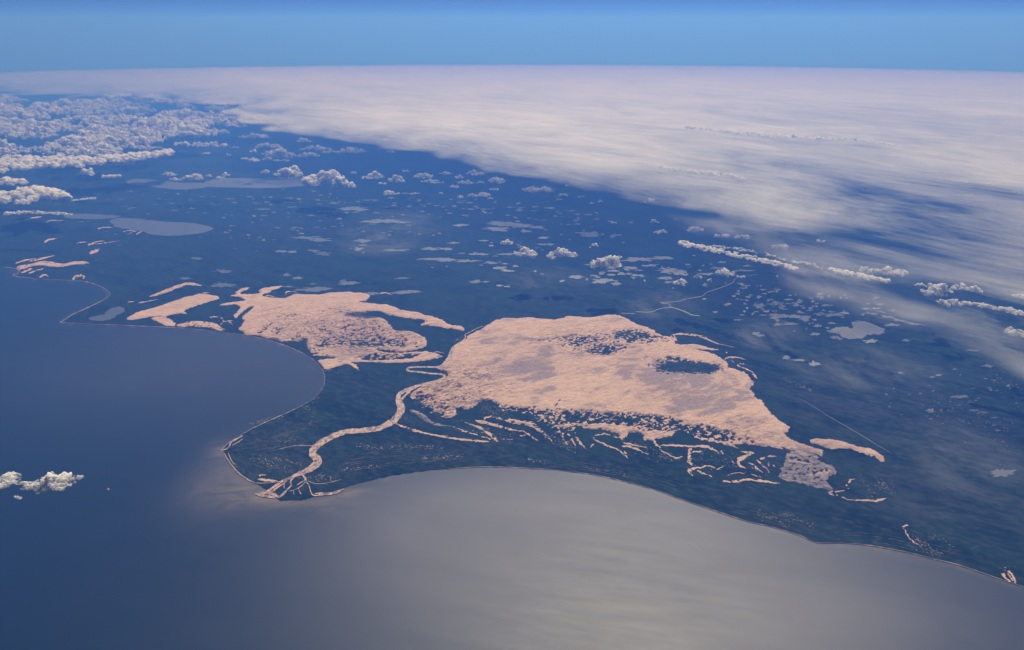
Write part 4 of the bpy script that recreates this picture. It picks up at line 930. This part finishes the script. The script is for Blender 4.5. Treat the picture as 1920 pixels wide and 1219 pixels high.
for (bx, by, rx, ry, w) in [(1800, 335, 120, 20, -.22), (1870, 360, 80, 16, -.15), (1560, 300, 130, 12, -.12), (1330, 400, 80, 12, -.2), (1600, 440, 200, 30, -.15), (1750, 540, 130, 30, -.12), (1150, 350, 90, 12, -.1), (1480, 400, 160, 16, .15), (1400, 240, 260, 8, .15), (1200, 300, 160, 12, .12)]:
    dn += w * blob(X, Y, bx, by, rx, ry, DECK_H)
dn += 0.12 * sstep(60000, 160000, rr) * (s > 0)
keep_d = sd_ > -0.02 * (rr + 8000)
dn = np.clip(dn, 0, 0.95) * sstep(-0.012, 0.03, s)
strk = 1.25 - 0.8 * sstep(40000, 160000, rr)
# the two faces of the sheet, a few hundred metres apart, meeting at its rim
wave = 220 * (fbm2(X / 9000, Y / 9000, 4, 3) - .5)
th = 60 + 420 * dn
zt = drop(X, Y) + DECK_H + wave
zb = zt - th
fk = keep_d[F].all(1)
nV = len(X)
mesh_obj('cirrus_sheet', np.concatenate([np.stack([X, Y, zt], 1), np.stack([X, Y, zb], 1)]), np.concatenate([F[fk], F[fk][:, ::-1] + nV]), M_CIRRUS, smooth=True,
         attrs={'cover': np.tile(dn, 2) * 0.72, 'streak': np.tile(strk, 2)}, label='vast pale sheet of high cloud reaching to the horizon', cat='cloud sheet')

# faint veils of mist drifting lower down
def veil(cx, cy, rx, ry, alt, dens, label):
    c = at(cx, cy, alt); ax = at(cx + rx, cy, alt); ay = at(cx, cy - ry, alt)
    sx = math.hypot(ax[0] - c[0], ax[1] - c[1]); sy = math.hypot(ay[0] - c[0], ay[1] - c[1])
    rad_ = np.linspace(0.02, 1, 16); a_ = np.linspace(0, 2 * math.pi, 48, endpoint=False)
    lx, ly, f_ = polar_grid(rad_, a_, True)
    q = 1 - np.hypot(lx, ly) ** 2
    lx, ly = lx * sx, ly * sy
    zz = drop(lx + c[0], ly + c[1]) - float(drop(*c))
    n_ = len(lx)
    o = mesh_obj('mist_veil', np.concatenate([np.stack([lx, ly, zz + 250 * q], 1), np.stack([lx, ly, zz - 150 * q], 1)]), np.concatenate([f_, f_[:, ::-1] + n_]), M_VEIL, smooth=True,
                 attrs={'cover': np.tile(q ** 1.5 * dens, 2)}, label=label, cat='mist', group='faint veils of mist over the forest')
    o.location = (c[0], c[1], float(drop(*c)) + alt)
mv, a_in = cloud_mat('mist', (0.8, 0.8, 0.82), k=0.45)
vn = mv.noise(3600, 7, 0.68, rot=-0.5, stretch=(1.8, 1, 1), dist=1.2)
mv.l(mv.math('MULTIPLY', mv.attr('cover'), mv.math('MULTIPLY', mv.ramp(vn, 0.40, 0.78), 1.6)), a_in)
M_VEIL = mv.m
veil(735, 430, 110, 44, 3000, .15, 'faint grey veil of mist over the lakes left of the cumulus line')
veil(1440, 625, 90, 34, 2500, .26, 'faint veil of mist off the right end of the dune field')
veil(1620, 690, 160, 46, 2500, .20, 'broad faint veil of mist under the large lobed lake')
veil(1240, 570, 90, 30, 2500, .16, 'faint veil of mist across the winding pale river')
veil(1800, 860, 170, 70, 2500, .14, 'thin veil of mist over the dark land near the right border')
veil(1020, 520, 120, 22, 2500, .12, 'thin veil of mist under the two-humped cumulus')

bank_cloud([(1285, 238), (1360, 247), (1430, 252), (1510, 256), (1600, 262), (1700, 276)], [8, 14, 16, 14, 16, 10], 5, 300, DECK_H + 60, 'ridge of bright broken cloud standing out of the high sheet', lumpy=.3, body=(.2, .75), seed=33)
bank_cloud([(1230, 310), (1290, 320), (1350, 326), (1400, 336)], [10, 16, 14, 8], 5, 160, DECK_H + 40, 'bright tufted patch near the lower edge of the high sheet', lumpy=.3, body=(.15, .55), seed=34)

# ------------------------------------------------------------------ haze
mh = Mat('air')
pv = mh.n('ShaderNodeVolumePrincipled')
pv.inputs['Color'].default_value = (0.072, 0.24, 0.97, 1)
pv.inputs['Absorption Color'].default_value = (0.58, 0.50, 0.50, 1)
pv.inputs['Density'].default_value = 2.1e-5
pv.inputs['Anisotropy'].default_value = 0.35
mh.l(pv.outputs[0], mh.out.inputs['Volume'])
mh.m.cycles.homogeneous_volume = True
HB, HT, HS = -17000.0, 13000.0, 420000.0
hv = [(x, y, z) for z in (HB, HT) for (x, y) in ((-HS, -HS), (HS, -HS), (HS, HS), (-HS, HS))]
mesh_obj('haze', hv, [(3, 2, 1, 0), (4, 5, 6, 7), (0, 1, 5, 4), (1, 2, 6, 5), (2, 3, 7, 6), (3, 0, 4, 7)], mh.m, kind='stuff', label='blue haze filling the air between aircraft and land')
